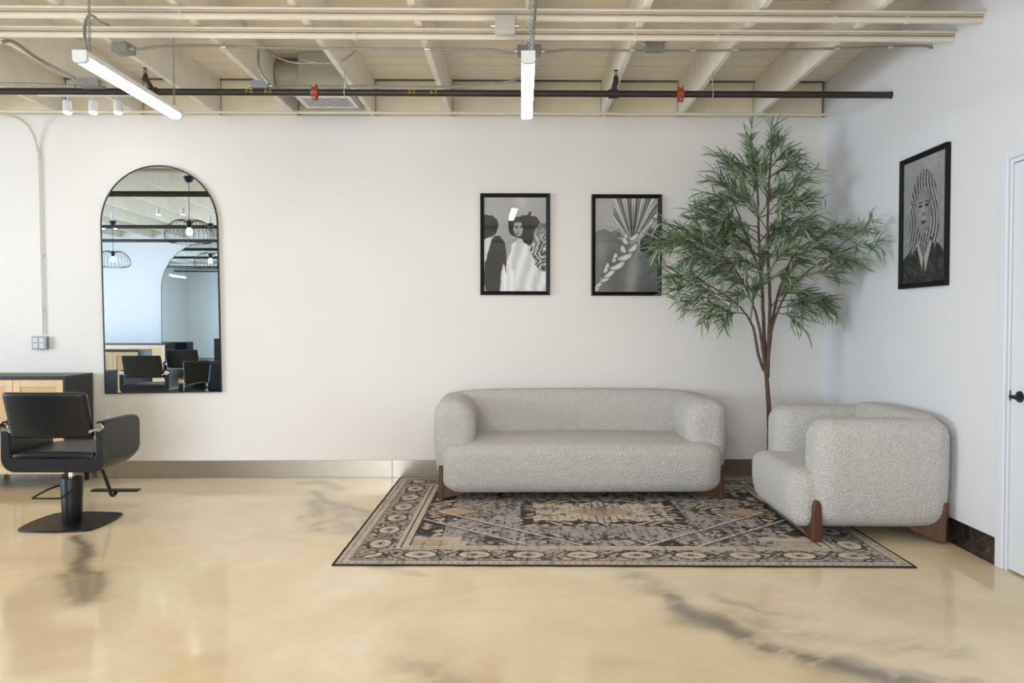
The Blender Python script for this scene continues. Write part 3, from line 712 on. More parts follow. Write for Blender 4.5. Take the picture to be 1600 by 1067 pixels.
def art_braid():
    X, Y = canvas(160, 240); I = .60 + .06 * (fbm(X, Y, 12, 3, 1) - .5)
    skin = .26 + .16 * fbm(X, Y, 3, 3, 4) + .16 * np.exp(-((X - .62 - (Y - .7) * -.2) / .10) ** 2) + .10 * np.exp(-((X - .1) / .1) ** 2 - ((Y - .55) / .15) ** 2)
    m = poly(X, Y, [(-.1, .42), (.04, .35), (.16, .325), (.28, .37), (.40, .44), (.66, .50), (1.1, .55), (1.1, 1.1), (-.1, 1.1)]); I = np.where(m, skin - .10 * np.clip(Y - .75, 0, 1) * 3 * X, I)
    m = poly(X + .02 * (fbm(X, Y, 20, 3, 7) - .5), Y + .02 * (fbm(X, Y, 20, 3, 9) - .5), [(.72, .45), (.86, .34), (1.1, .30), (1.1, .62), (.85, .60), (.72, .56)]); I = np.where(m, .10 + .08 * fbm(X * 3, Y * 14, 5, 3, 2), I)
    # swept hair
    m = poly(X, Y, [(.33, -.05), (.99, -.05), (.98, .20), (.90, .32), (.78, .38), (.64, .42), (.50, .40), (.38, .34), (.30, .22), (.30, .10)])
    r = np.hypot(X - .60, (Y - .45) * 1.4); th = np.arctan2(X - .60, .48 - Y)
    st = .50 + .26 * np.sin(th * 62 + 5 * fbm(X, Y, 7, 2, 3)) * .7 + .2 * np.sin(th * 21 + 1) - .36 * np.exp(-(th / .38) ** 2) * np.clip(1.25 - r * 2, 0, 1)
    I = np.where(m, np.clip(st, .05, .85), I)
    # braid lobes, painted from tail to root
    U = X * .67
    for (cu_, cv_, a_, b_, an) in ((.03, .96, .05, .022, -50), (.06, .90, .075, .026, -62), (.12, .86, .085, .026, -35), (.17, .80, .10, .028, -42), (.13, .745, .07, .028, -68), (.25, .725, .11, .032, -28), (.22, .635, .065, .03, -72), (.33, .63, .105, .036, -22),
                                  (.30, .545, .055, .032, 62), (.41, .535, .075, .034, -42), (.32, .455, .055, .032, 58), (.42, .42, .07, .028, -35), (.33, .40, .035, .02, 70)):
        t_ = R(an); c_, s_ = math.cos(t_), math.sin(t_); p_ = (U - cu_ * 1.0) * c_ + (Y - cv_) * s_; q_ = -(U - cu_ * 1.0) * s_ + (Y - cv_) * c_
        q2 = q_ + .25 * p_ * p_ / a_; e_ = (p_ / a_) ** 2 + (q2 / b_) ** 2
        v = np.clip(.86 - .62 * e_ ** 1.4 + .13 * np.sin(q2 * 520 + p_ * 20), .05, .88); I = np.where(e_ < 1.12, np.where(e_ > .98, .07, v), I)
    m = poly(X, Y, [(-.02, 1.02), (.08, .90), (.02, .93), (-.05, .98)]); I[m] = .8
    for cx_, cy_ in ((.33, .37), (.38, .39)): I = np.where(ell(X, Y, cx_, cy_, .05, .03) < 1, .15 + .4 * (fbm(X, Y, 30, 2, 1)), I)
    return np.clip(I, .02, .85)
def art_generic():
    X, Y = canvas(160, 240); I = .42 + .10 * (1 - Y) + .05 * (fbm(X, Y, 4, 3, 1) - .5)
    m = poly(X, Y, [(-.1, 1.1), (-.1, .84), (.15, .74), (.38, .64), (.66, .64), (.88, .72), (1.1, .86), (1.1, 1.1)]); I = np.where(m, .06 + .09 * fbm(X, Y, 9, 4, 5), I)
    m = poly(X, Y, [(.38, .52), (.62, .52), (.64, .68), (.52, .80), (.40, .68)]); I = np.where(m, .34, I)
    hm = ell(X, Y, .50, .40, .31, .30) < 1; th = X + .08 * np.sin(Y * 9); st = .36 + .22 * np.sin(th * 95 + 4 * fbm(X, Y, 5, 3, 6)); hm |= poly(X, Y, [(.20, .36), (.34, .3), (.34, .7), (.24, .78), (.14, .66)]) | poly(X, Y, [(.66, .3), (.80, .36), (.86, .62), (.76, .74), (.66, .6)])
    I = np.where(hm, np.clip(st, .06, .7), I)
    e_ = ell(X, Y, .50, .42, .185, .195); I = np.where(e_ < 1, .50 - .18 * np.clip(X - .45, 0, 1) * 2 - .08 * e_, I)
    for cx_, cy_, a, b, v in ((.42, .385, .05, .012, .07), (.58, .385, .05, .012, .07), (.42, .355, .06, .007, .14), (.58, .355, .06, .007, .14), (.50, .455, .03, .012, .26), (.50, .515, .06, .013, .12)): I[ell(X, Y, cx_, cy_, a, b) < 1] = v
    m = poly(X, Y, [(.52, .80), (.66, .66), (.70, .68), (.55, .92)]) | poly(X, Y, [(.50, .80), (.38, .66), (.34, .69), (.48, .90)]); I[m] = .55
    return np.clip(I, .02, .8)
def print_mesh(name, img, w_, h_, m, parent, y):
    H, W = img.shape[:2]; xs = np.linspace(-w_ / 2, w_ / 2, W); zs = np.linspace(h_ / 2, -h_ / 2, H); A, B = np.meshgrid(xs, zs)
    V = np.stack([A.ravel(), np.full(A.size, y), B.ravel()], 1); ix = np.arange(W * H).reshape(H, W)
    Fq = np.stack([ix[1:, :-1].ravel(), ix[1:, 1:].ravel(), ix[:-1, 1:].ravel(), ix[:-1, :-1].ravel()], 1)
    me = grid_mesh(name, V, Fq, m); a = me.attributes.new('ink', 'FLOAT_COLOR', 'POINT')
    c = np.ones((W * H, 4), np.float32); c[:, :3] = (img.reshape(-1, 1) if img.ndim == 2 else img.reshape(-1, 3)); a.data.foreach_set('color', c.ravel())
    o = bpy.data.objects.new(name, me); COL.objects.link(o); o.parent = parent; return o
def picture(t, w_, h_, img, fw=.036, dp=.032):
    # mitred frame: four rails
    prof = [(0, 0), (0, -dp), (.010, -dp - .002), (fw - .006, -dp + .007), (fw, -dp + .010), (fw, 0)]
    for side in range(4):
        v = []
        for e_ in (-1, 1):
            for (a, d) in prof:
                if side == 0: v.append((e_ * (w_ / 2 - a), d, h_ / 2 - a))
                if side == 1: v.append((e_ * (w_ / 2 - a), d, -h_ / 2 + a))
                if side == 2: v.append((-w_ / 2 + a, d, e_ * (h_ / 2 - a)))
                if side == 3: v.append((w_ / 2 - a, d, e_ * (h_ / 2 - a)))
        n = len(prof); f = [tuple(range(n)), tuple(range(n, 2 * n))] + [(i, (i + 1) % n, (i + 1) % n + n, i + n) for i in range(n)]
        obj('frame_rail', v, f, MT['frame'], t)
    print_mesh('print', img, w_ - 2 * fw + .004, h_ - 2 * fw + .004, MT['print'], t, -.012)
    g = G(); g.box((-w_ / 2 + fw - .002, -.0185, -h_ / 2 + fw - .002), (w_ / 2 - fw + .002, -.0165, h_ / 2 - fw + .002)); g.build('glazing', MT['glass'], t)
    g = G(); g.box((-w_ / 2 + fw - .004, -.010, -h_ / 2 + fw - .004), (w_ / 2 - fw + .004, -.002, h_ / 2 - fw + .004)); g.build('backing_board', MT['cord'], t)
sq = lambda I: np.clip(I, 0, 1) ** 1.0
for (x0, y0, x1, y1, img, lab) in ((750.5, 303, 859, 461, art_women(), 'black framed black-and-white photograph of three women with long and curly hair'),
                                   (923.5, 304.5, 1033, 462, art_braid(), 'black framed black-and-white photograph of a thick braid over a bare back')):
    a, b = on_back(x0, y1), on_back(x1, y0); t = empty('framed_picture', ((a.x + b.x) / 2, wy((a.x + b.x) / 2), (a.z + b.z) / 2), ANG, lab, 'picture')
    picture(t, (b.xy - a.xy).length, b.z - a.z, (img / .9) ** 1.8 * .92)
# picture on the right wall
a = at_x(1409.5, 452, XR); b = at_x(1486.5, 222, XR)
c1 = at_x(1409.5, 253, XR); d1 = at_x(1485, 445.5, XR)
hh = ((c1.z - a.z) + (b.z - d1.z)) / 2; zc = (a.z + c1.z + b.z + d1.z) / 4
t = empty('framed_picture', (XR, (a.y + b.y) / 2, zc), R(-90), 'black framed black-and-white portrait hanging alone on the right wall', 'picture')
picture(t, a.y - b.y, hh, (art_generic() / .8) ** 1.8 * .8)

# conduit drop and outlet box on the left
t = wall_thing('wall_conduit', 62, 300, 'white conduit curving out of the ceiling and dropping down the wall at the left', 'conduit')
inv = t.matrix_basis.inverted()
P = [on_back(a, b, .02) for a, b in ((60, 243), (63, 380), (66.5, 523))]; Q = [on_back(a, b, .02 + k) for a, b, k in ((-20, 176, .3), (15, 180, .22), (38, 191, .10), (52, 212, .03), (58, 235, .0), (60, 250, 0))]
g = G(); g.tube([inv @ p for p in smoothpts(Q, 6)], .012, 10); g.build('bent_pipe', MT['pipe_white'], t, smooth=True)
g = G(); g.tube([inv @ p for p in P], .0105, 10); g.build('straight_pipe', MT['white_plastic'], t, smooth=True)
for a, b in ((60, 240), (66, 484), (64.5, 400)):
    p = inv @ on_back(a, b, .02); g = G(); g.tube([p + Vector((0, 0, -.015)), p + Vector((0, 0, .015))], .0135, 12); g.box((p.x - .02, p.y + .008, p.z - .008), (p.x + .02, p.y + .02, p.z + .008)); g.build('pipe_strap', MT['white_plastic'], t)
# duct-side thin second conduit
t = wall_thing('outlet_box', 65.5, 535.5, 'grey steel outlet box with four white sockets at the foot of the wall conduit', 'outlet')
g = G(); g.box((-.068, -.05, -.06), (.068, 0, .06)); g.build('box_body', MT['galv'], t, bevel=.004)
for sx in (-1, 1):
    for sz in (-1, 1):
        g = G(); g.prism(rounded_rect(sx * .028 - .020, sz * .027 - .018, sx * .028 + .020, sz * .027 + .018, .006), 'y', -.054, -.05); s_ = g.build('socket', MT['white_plastic'], t)
        g = G(); [g.box((sx * .028 + q - .0015, -.0546, sz * .027 - .004), (sx * .028 + q + .0015, -.054, sz * .027 + .006)) for q in (-.006, .006)]; g.build('slot', MT['cord'], s_)
def plate(t, w_, h_, blank=False):
    g = G(); g.prism(rounded_rect(-w_ / 2, -h_ / 2, w_ / 2, h_ / 2, .005), 'y', -.006, 0); g.build('wall_plate', MT['white_plastic'], t, bevel=.0015, seg=1)
t = wall_thing('outlet_cover', 159, 648, 'plain white cover plate low on the wall below the arched mirror, by the cabinet', 'outlet'); plate(t, .085, .09)
g = G(); g.box((-.018, -.0085, -.02), (.018, -.006, .02)); g.build('cover_insert', MT['white_plastic'], t, bevel=.001, seg=1)
p = at_x(1483.5, 499.5, XR); t = empty('light_switch', (XR, p.y, p.z), R(-90), 'white rocker light switch on the right wall below the portrait', 'switch')
hgt = at_x(1483.5, 484, XR).z - at_x(1483.5, 515, XR).z; plate(t, .085, hgt)
g = G(); g.prism([(-.006, -.034), (-.0105, -.030), (-.007, 0), (-.0085, .033), (-.006, .034)], 'x', -.018, .018); g.build('rocker', MT['white_plastic'], t)

# ================================================================== SOFAS
def make_sofa(name, W, label):
    t = empty(name, (0, 0, 0), 0, label, 'sofa' if W > 1.8 else 'armchair')
    D = .905; AW = .30; H = .82; m = MT['boucle']; z0 = .085
    # local: y=0 is the arm front, +y towards the back, -y the seat's nose
    def dback(v, h):
        u = (v.x / h.x); k = (v.z + h.z) / (2 * h.z)
        v.y += .05 * (k - .3) - .10 * u * u * k * 0  # leans back
        v.z -= .05 * max(0, abs(u) - .62) ** 1.5 * max(0, v.z / h.z) * 2
        v.z += .012 * (1 - u * u) * max(0, v.z / h.z)
        return v
    blob('backrest', (0, D - .188, (z0 + H + .02) / 2 + .0), (W / 2 - .035, .150, (H + .02 - z0) / 2), (.17, .11, .13), m, t, dback)
    for s in (-1, 1):
        def darm(v, h, s=s):
            k = (v.z + h.z) / (2 * h.z)                       # 0 bottom .. 1 top
            if v.x * s > 0:                                   # outer face tucks under
                v.x -= s * .055 * max(0, 1 - k / .55) ** 1.7
            else: v.x -= s * .05 * math.sin(math.pi * min(1, max(0, (k - .35) / .65))) 
            f = -v.y / h.y                                     # 1 at the front
            v.z -= .008 * max(0, f) ** 2 * max(0, v.z / h.z)
            return v
        blob('armrest', (s * (W / 2 - AW / 2), D / 2 - .002, (z0 + H) / 2 - .003), (AW / 2, D / 2 - .002, (H - z0) / 2), (.115, .12, .125), m, t, darm)
    def dseat(v, h):
        f = max(0, -v.y / h.y); u = v.x / h.x; k = v.z / h.z
        kk = max(0.0, k); v.z += .018 * (1 - u * u) * kk * (1 - f * .6)
        if f > .5: v.y += .045 * ((f - .5) / .5) * max(0, -k) ** 1.3 + .03 * (abs(u) > .8) * ((abs(u) - .8) / .2) ** 2
        v.z -= .030 * max(0, f - .3) * kk
        return v
    hs = (.475 - .065) / 2
    st = blob('seat_cushion', (0, .315, .065 + hs), (W / 2 - .085, .47, hs), (.15, .085, .10), m, t, dseat, n=26)
    # piping seam along the front top edge
    from mathutils.bvhtree import BVHTree
    bvh = BVHTree.FromPolygons([q.co for q in st.data.vertices], [p.vertices for p in st.data.polygons])
    P = []
    for i in range(33):
        u = -1 + 2 * i / 32; e_ = max(0, abs(u) - .86) / .14
        xx = u * (W / 2 - .12); hit = bvh.ray_cast(Vector((xx, -.07 - .3, .375 + .3)), Vector((0, 1, -1)).normalized())
        if hit[0] is not None: P.append(hit[0] + Vector((0, -.0005, .0005)))
    g = G(); g.tube(P, .0025, 6); g.build('seam_piping', m, st, smooth=True)
    # walnut feet: slim upright fin flowing into a low toe
    for sx in (-1, 1):
        for sy in (0, 1):
            xo = sx * (W / 2 - .045); y0 = .035 if sy == 0 else D - .075
            g = G(); N = 9
            # fin outline in the side (y,z) plane
            fin = [(-.036, 0), (.036, 0), (.034, .12), (.028, .24), (.016, .272), (0, .28), (-.016, .272), (-.028, .24), (-.034, .12)]
            if sy == 0:
                xa_, xb_ = sorted((xo, xo - sx * .038))
                yy = y0 - .025
                g.prism([(yy + a, b) for a, b in fin], 'x', xa_, xb_)
                xq = xo - sx * .002; toe = [(xq, 0.001), (xo - sx * .19, .035), (xo - sx * .24, .075), (xo - sx * .10, .085), (xo - sx * .052, .13), (xo - sx * .036, .2), (xq, .2)]
                g.prism(toe, 'y', yy - .030, yy + .030)
            else:
                dx, dy_ = -sx * .7071, -.7071
                prof = [(0, 0), (.05, 0), (.22, .045), (.28, .08), (.11, .095), (.06, .14), (.035, .24), (.012, .27), (0, .25)]
                ox, oy = xo, y0 + .04; wv = Vector((-dy_, dx, 0)) * .03; base = Vector((ox, oy, 0)); dv = Vector((dx, dy_, 0))
                v = [base + dv * a + wv + Vector((0, 0, b)) for a, b in prof] + [base + dv * a - wv + Vector((0, 0, b)) for a, b in prof]; n = len(prof)
                g.add(v, [tuple(range(n)), tuple(range(n, 2 * n))] + [(i, (i + 1) % n, (i + 1) % n + n, i + n) for i in range(n)])
            g.build('foot', MT['walnut'], t, bevel=.008)
    return t
RUGT = .009
s1 = make_sofa('sofa', 2.46, 'long off-white boucle sofa with walnut feet standing against the back wall')
fl_, fr_ = at_z(677, 775, .1), at_z(1134, 775, .1)
sx0 = at_y(677, 700, 6.60).x; sx1 = at_y(1134, 700, 6.60).x
s1.location = ((sx0 + sx1) / 2 + .01, 6.45, RUGT); s1.rotation_euler = (0, 0, ANG)
SOFZ = RUGT + .001; s1.location.z = SOFZ
s2 = make_sofa('armchair', 1.16, 'wide off-white boucle armchair with walnut feet against the right wall, seen from its side')
s2.rotation_euler = (0, 0, R(-90)); s2.location = (1.958, 5.14 + .58, SOFZ)

# ================================================================== RUG
fa, fb, ba = at_z(519, 884, 0), at_z(1424, 882.5, 0), at_z(625, 746, 0)
RW = (fb - fa).length; RD = min(ba.y - fa.y, wy(ba.x) - .03 - fa.y); RX = (fa.x + fb.x) / 2; RY = fa.y + RD / 2
def rug_img(W, H):
    yy, xx = np.mgrid[0:H, 0:W]; u = (xx + .5) / W * RW; v = (yy + .5) / H * RD     # metres, v from the far edge
    cream = np.array(lin(208, 194, 180)[:3]); dark = np.array(lin(70, 67, 67)[:3]); grey = np.array(lin(170, 162, 160)[:3]); tan = np.array(lin(196, 170, 146)[:3]); edge = np.array(lin(46, 43, 42)[:3])
    out = np.zeros((H, W, 3)); d = np.minimum(np.minimum(u, RW - u), np.minimum(v, RD - v))
    # coordinate along the nearest border side
    horiz = (np.minimum(v, RD - v) <= np.minimum(u, RW - u)); s = np.where(horiz, u, v)
    N1 = fbm(u, v, 9, 4, 31); N2 = fbm(u, v, 40, 3, 41); N3 = fbm(u * 1.0, v * 9, 4, 3, 51); N4 = fbm(u * 9, v, 4, 3, 61)
    # field: mirrored medallion layout
    cu, cv = abs(u - RW / 2), abs(v - RD / 2)
    fine = np.sin(cu * 34 + 2.2 * np.sin(cv * 21)) * np.sin(cv * 38 + 2.2 * np.sin(cu * 19)) + 1.1 * (N2 - .5)
    col = np.where((fine > .18)[..., None], cream, dark); col = np.where((fine > .72)[..., None], tan, col)
    # grey abrash zone outside of the central medallion
    z = (cu > .62) & (cu < 1.15) | (cv > .42) & (cu < .9)
    zmask = z & (fbm(u, v, 5, 3, 71) + .3 * N2 > .52); col = np.where(zmask[..., None], grey * (.82 + .5 * N4[..., None]), col)
    spk = z & (N2 > .63); col = np.where(spk[..., None], dark, col)
    # central medallion: stepped cross in cream with a tan lozenge
    m = (cu < .60) & (cv < .36); col = np.where((m & (fine < .5))[..., None], dark, col)
    m = ((cu < .50) & (cv < .10)) | ((cu < .52) & (cu > .20) & (cv < .27) & (cv > .13)) | (cu * .7 + cv < .36); 
    ln = (np.abs(np.sin(cu * 60)) < .25) & (cu < .18); col = np.where((m)[..., None], cream * 1.08, col); col = np.where((m & ((N2 > .64) | ln))[..., None], dark * 1.7, col)
    col = np.where(((cu * .6 + cv < .16))[..., None], tan * .95, col); col = np.where(((cu < .06) & (cv < .10) & (cv > .03))[..., None], grey, col)
    # side lozenges
    for c0 in (1.12,):
        q = abs(cu - c0) / .20 + cv / .11; col = np.where((q < 1.45)[..., None], dark, col); col = np.where(((q < 1.3) & (q > 1.15))[..., None], cream, col); col = np.where((q < 1.0)[..., None], tan * (.8 + .4 * N2[..., None]), col)
    # angular frame lines
    for k in (1.25, 1.60):
        q = cu + 1.15 * cv; L = (abs(q - k) < .018); col = np.where(L[..., None], cream * 1.1, col); L = (abs(q - k - .03) < .012); col = np.where(L[..., None], dark, col)
    # corner blocks
    m = (cu > RW / 2 - .78) & (cv > RD / 2 - .62) ; col = np.where((m & (N1 > .40))[..., None], cream * .98, col); col = np.where((m & (cu > RW / 2 - .66) & (cv > RD / 2 - .54) & (N2 > .35))[..., None], tan * .93, col)
    # borders
    B0, B1, B2, B3, B4, B5 = .018, .075, .10, .33, .36, .42
    def band(a, b, c): 
        nonlocal col
        col = np.where(((d >= a) & (d < b))[..., None], c, col)
    band(B3, B5 + .0, cream * (.8 + .35 * N2[..., None])); band(B3 + .028, B3 + .036, dark); band(B5 - .01, B5, dark)
    bm_ = (d >= B2) & (d < B3); w_ = d - (B2 + B3) / 2; per = .34
    ph = (s % per) / per - .5; rr = np.sqrt((ph * per / .105) ** 2 + (w_ / .075) ** 2)
    vine = np.abs(w_ - .07 * np.sin(s * 2 * math.pi / per * 1.0)) < .010; vine |= np.abs(w_ + .06 * np.sin(s * 4 * math.pi / per + .7)) < .007
    bc = np.broadcast_to(cream * .82, col.shape).copy() * (.8 + .4 * N2[..., None])
    bc = np.where((vine | (N2 > .62) | (np.abs(fine) < .10))[..., None], dark, bc)
    bc = np.where(((rr < 1.0))[..., None], cream * 1.05, bc); bc = np.where(((rr < 1.12) & (rr > .92))[..., None], dark * 1.3, bc); bc = np.where((rr < .5)[..., None], np.where(((np.floor(s / per) % 2) == 0)[..., None], tan, grey), bc); bc = np.where((rr < .2)[..., None], dark, bc)
    col = np.where(bm_[..., None], bc, col)
    band(B1, B2, cream * (.85 + .3 * N2[..., None])); band(B1 + .010, B1 + .015, dark); band(B2 - .006, B2, dark); band(B0, B1, cream * (.78 + .4 * N2[..., None]) * .95)
    dots = (d > B0 + .02) & (d < B0 + .034) & (np.sin(s * 150) > 0); col = np.where(dots[..., None], dark * 1.3, col)
    # wear: streaks
    wear = np.clip((N3 - .60) * 4, 0, .4)[..., None]; col = col * (1 - wear) + grey * wear
    wear = np.clip((.38 - N4) * 4, 0, .4)[..., None]; col = col * (1 - wear) + dark * 1.4 * wear
    band(0, B0, edge)
    return col
t = empty('area_rug', (RX, RY, 0), 0, 'large faded black and cream oriental patterned rug under the sofa', 'rug')
W_, H_ = 620, 460; img = rug_img(W_, H_)
xs_ = np.linspace(-RW / 2, RW / 2, W_); ys_ = np.linspace(RD / 2, -RD / 2, H_); A, B = np.meshgrid(xs_, ys_)
Z = RUGT - .001 + .0008 * fbm(A, B, 30, 2, 3)
ix = np.arange(W_ * H_).reshape(H_, W_)
me = grid_mesh('rug_pile', np.stack([A.ravel(), B.ravel(), Z.ravel()], 1), np.stack([ix[1:, :-1].ravel(), ix[1:, 1:].ravel(), ix[:-1, 1:].ravel(), ix[:-1, :-1].ravel()], 1), MT['rug'])
a = me.attributes.new('ink', 'FLOAT_COLOR', 'POINT'); c = np.ones((W_ * H_, 4), np.float32); c[:, :3] = img.reshape(-1, 3); a.data.foreach_set('color', c.ravel())
o = bpy.data.objects.new('rug_pile', me); COL.objects.link(o); o.parent = t; o.location = (0, 0, 0)
# bound edge, a slightly wavy cord round the rug
P = []
def side(a, b, n):
    for i in range(n): 
        q = a.lerp(b, i / n); P.append(Vector((q.x, q.y, RUGT * .5 + .0)) + Vector((random.uniform(-.002, .002), random.uniform(-.004, .004), 0)))
cs = [Vector((sx * RW / 2, sy * RD / 2, 0)) for sx, sy in ((-1, -1), (1, -1), (1, 1), (-1, 1))]
for i in range(4): side(cs[i], cs[(i + 1) % 4], 40)
P.append(P[0].copy()); g = G(); g.tube(P, .0044, 6); g.build('edge_binding', MT['rugedge'], t, smooth=True)

WN = Vector((K, -1, 0)).normalized(); WP = Vector((XR, YB - .02, 0))
def mirpos(px, py, zv):
    """real place of something the arched mirror shows at this pixel, at depth zv behind the wall"""
    p = at_y(px, py, zv); return p - WN * (2 * (p - WP).dot(WN))
# ================================================================== SALON CHAIR
def make_chair(label, group=None):
    t = empty('salon_chair', (0, 0, 0), 0, label, 'chair', group)
    # base plate with bowed sides
    P = []
    cs = [(-.255, -.25), (.255, -.25), (.255, .25), (-.255, .25)]
    poly_ = []
    for i in range(4):
        a, b = Vector(cs[i]), Vector(cs[(i + 1) % 4]); mid = (a + b) / 2; nrm = mid.normalized() * .035
        for k in range(10):
            u = .05 + .9 * k / 9; q = a.lerp(b, u); s = 1 - (2 * u - 1) ** 2; q2 = q + nrm * s; poly_.append((q2.x, q2.y))
    g = G(); g.prism(poly_, 'z', 0, .014); g.build('base_plate', MT['blackmetal'], t, bevel=.004)
    g = G(); g.lathe([(.064, .014), (.066, .02), (.076, .325), (.072, .335), (.03, .337)], n=28); g.build('column', MT['blackmetal'], t, smooth=True)
    g = G(); g.lathe([(.021, .33), (.021, .425)], n=18); g.build('piston', MT['chrome'], t, smooth=True)
    g = G(); g.tube(smoothpts([(.04, .05, .27), (.05, -.20, .235), (.03, -.235, .232), (-.12, -.235, .232), (-.15, -.21, .235), (-.15, .02, .255), (-.04, .07, .28), (.02, .06, .285)], 6), .0065, 8); g.build('pump_lever', MT['blackmetal'], t, smooth=True)
    # U shell (seat and armrests in one bent upholstered slab)
    hw_ = .365; tk = .062; zb = .415; zt_ = .775; zs = .515
    def upath(o_, zbot, r, n=8):
        L = [(-hw_ + o_, zt_)]
        for k in range(n + 1):
            a = math.pi + math.pi / 2 * k / n; L.append((-hw_ + o_ + r + r * math.cos(a), zbot + r + r * math.sin(a)))
        for k in range(n + 1):
            a = -math.pi / 2 + math.pi / 2 * k / n; L.append((hw_ - o_ - r + r * math.cos(a), zbot + r + r * math.sin(a)))
        L.append((hw_ - o_, zt_)); return L
    out = upath(0, zb, .10); inn = upath(tk, zs, .03)[::-1]
    prof = out + inn; N = len(prof); n1 = len(out)
    st_ = [(-.24, .035, 0), (-.232, .012, 0), (-.215, 0, 0), (.20, 0, .0), (.25, .008, .012), (.285, .03, .03), (.30, .07, .06)]   # y, top drop, bottom lift
    v = []; f = []
    for (yy, dt, dbm) in st_:
        for (a, b) in prof: v.append((a, yy, b - dt * max(0, (b - .55) / (zt_ - .55)) + dbm * max(0, (.60 - b) / .19) * (abs(a) > 0)))
    S = len(st_)
    for k in range(S - 1):
        for i in range(N): f.append((k * N + i, k * N + (i + 1) % N, (k + 1) * N + (i + 1) % N, (k + 1) * N + i))
    for base in (0, (S - 1) * N):
        for i in range(n1 - 1):
            a, b = i, i + 1; c_, d_ = N - 1 - i, N - 2 - i; f.append((base + a, base + b, base + d_, base + c_))
    bm = bmesh.new(); vs_ = [bm.verts.new(q) for q in v]
    for q in f:
        try: bm.faces.new([vs_[i] for i in q])
        except ValueError: pass
    bmesh.ops.recalc_face_normals(bm, faces=bm.faces); me = bpy.data.meshes.new('seat_shell'); bm.to_mesh(me); bm.free(); me.materials.append(MT['vinyl']); me.shade_smooth()
    o = bpy.data.objects.new('seat_shell', me); COL.objects.link(o); o.parent = t
    bv = o.modifiers.new('bevel', 'BEVEL'); bv.width = .008; bv.segments = 3; bv.limit_method = 'ANGLE'; bv.angle_limit = R(40)
    o.data.set_sharp_from_angle(angle=R(60))
    def dseat(v, h): 
        v.z += .012 * (1 - (v.x / h.x) ** 2); return v
    blob('seat_cushion', (0, .045, .525), (.298, .285, .03), (.03, .04, .027), MT['vinyl'], t, dseat, n=12)
    def dbk(v, h):
        k = (v.z + h.z) / (2 * h.z); v.y += -.10 * k + .012 * (v.x / h.x) ** 2 * 2; v.x *= 1 - .02 * (1 - k) * 0 ; return v
    blob('backrest', (0, -.245, .825), (.287, .032, .165), (.028, .026, .028), MT['vinyl'], t, dbk, n=14)
    for s in (-1, 1):
        g = G(); g.tube([(s * .285, -.25, .712), (s * .345, -.252, .728)], .010, 10); g.tube([(s * .272, -.25, .708), (s * .290, -.25, .712)], [.017, .015], 12)
        g.tube([(s * (hw_ - tk / 2), -.258, .735), (s * (hw_ - tk / 2), -.236, .735)], [.030, .030], 20)
        g.build('backrest_hinge', MT['chrome'], t, smooth=True)
    g = G(); g.tube(smoothpts([(.11, .12, .43), (.09, .26, .34), (.06, .42, .16), (.055, .46, .105), (.055, .50, .092), (.06, .54, .12)], 7), .014, 10)
    g.build('footrest_stem', MT['blackmetal'], t, smooth=True)
    g = G(); g.box((-.13, .49, .118), (.245, .56, .134)); g.build('footrest_bar', MT['blackmetal'], t, bevel=.004)
    return t
ch = make_chair('black vinyl salon chair on a black pedestal in front of the cane cabinet'); ch.location = (-3.305, 5.67, 0); ch.rotation_euler = (0, 0, R(1))
for (px, zv, rz, lab) in ((237, 11.55, 183, 'black salon chair seen large in the arched mirror'), (296, 14.0, 183, 'black salon chair seen further back at the right of the mirror reflection'), (326, 12.6, 80, 'black salon chair turned sideways at the right edge of the reflection'), (332, 10.0, 172, 'black salon chair cut off at the lower right corner of the reflection')):
    q = mirpos(px, 560, zv); c = copy_tree(ch); c.location = (q.x, q.y, 0); c.rotation_euler = (0, 0, R(rz)); c['label'] = lab; c['group'] = 'salon chairs seen in the mirror'

# ================================================================== CANE CABINETS
def make_cabinet(W, ndoors, label):
    t = empty('cabinet', (0, 0, 0), 0, label, 'cabinet'); D = .46; H = 1.0; zb = .13
    # local: right end at x=0, front at y=0, faces -y
    g = G(); th = .022
    g.box((-W, -.005, H - .03), (0, D, H)); g.build('top_panel', MT['cabinet'], t, bevel=.002, seg=1)
    g = G(); g.box((-th, .0, zb), (0, D, H - .03)); g.build('side_panel', MT['cabinet'], t, bevel=.002, seg=1)
    g = G(); g.box((-W, .0, zb), (-W + th, D, H - .03)); g.build('side_panel', MT['cabinet'], t, bevel=.002, seg=1)
    g = G(); g.box((-W + th, .02, zb), (-th, D, zb + .03)); g.box((-W + th, D - .01, zb + .03), (-th, D, H - .03)); g.build('body', MT['cabinet'], t)
    dw = (W - 2 * th) / ndoors
    for k in range(ndoors):
        x0 = -W + th + k * dw + .002; x1 = x0 + dw - .004; z0, z1 = zb + .004, H - .034; fw = .062
        d = empty('door', ((x0 + x1) / 2, 0, 0)); d.parent = t; hx = (x1 - x0) / 2
        g = G()
        g.box((-hx, .0, z0), (-hx + fw, .02, z1)); g.box((hx - fw, 0, z0), (hx, .02, z1)); g.box((-hx + fw, 0, z1 - fw), (hx - fw, .02, z1)); g.box((-hx + fw, 0, z0), (hx - fw, .02, z0 + fw))
        g.build('door_frame', MT['oak'], d, bevel=.002, seg=1)
        g = G(); g.box((-hx + fw, .008, z0 + fw), (hx - fw, .014, z1 - fw)); g.build('cane_panel', MT['cane'], d)
        s = 1 if k % 2 == 0 else -1
        g = G(); g.box((s * (hx - .03) - .01, -.025, .60), (s * (hx - .03) + .01, 0, .625)); g.build('knob', MT['blackmetal'], d, bevel=.002, seg=1)
    for xx in (-W + .03, -.03 - .03, -W / 2):
        for yy in (.03, D - .06):
            g = G(); g.box((xx, yy, 0), (xx + .03, yy + .03, zb)); g.build('leg', MT['blackmetal'], t)
    return t
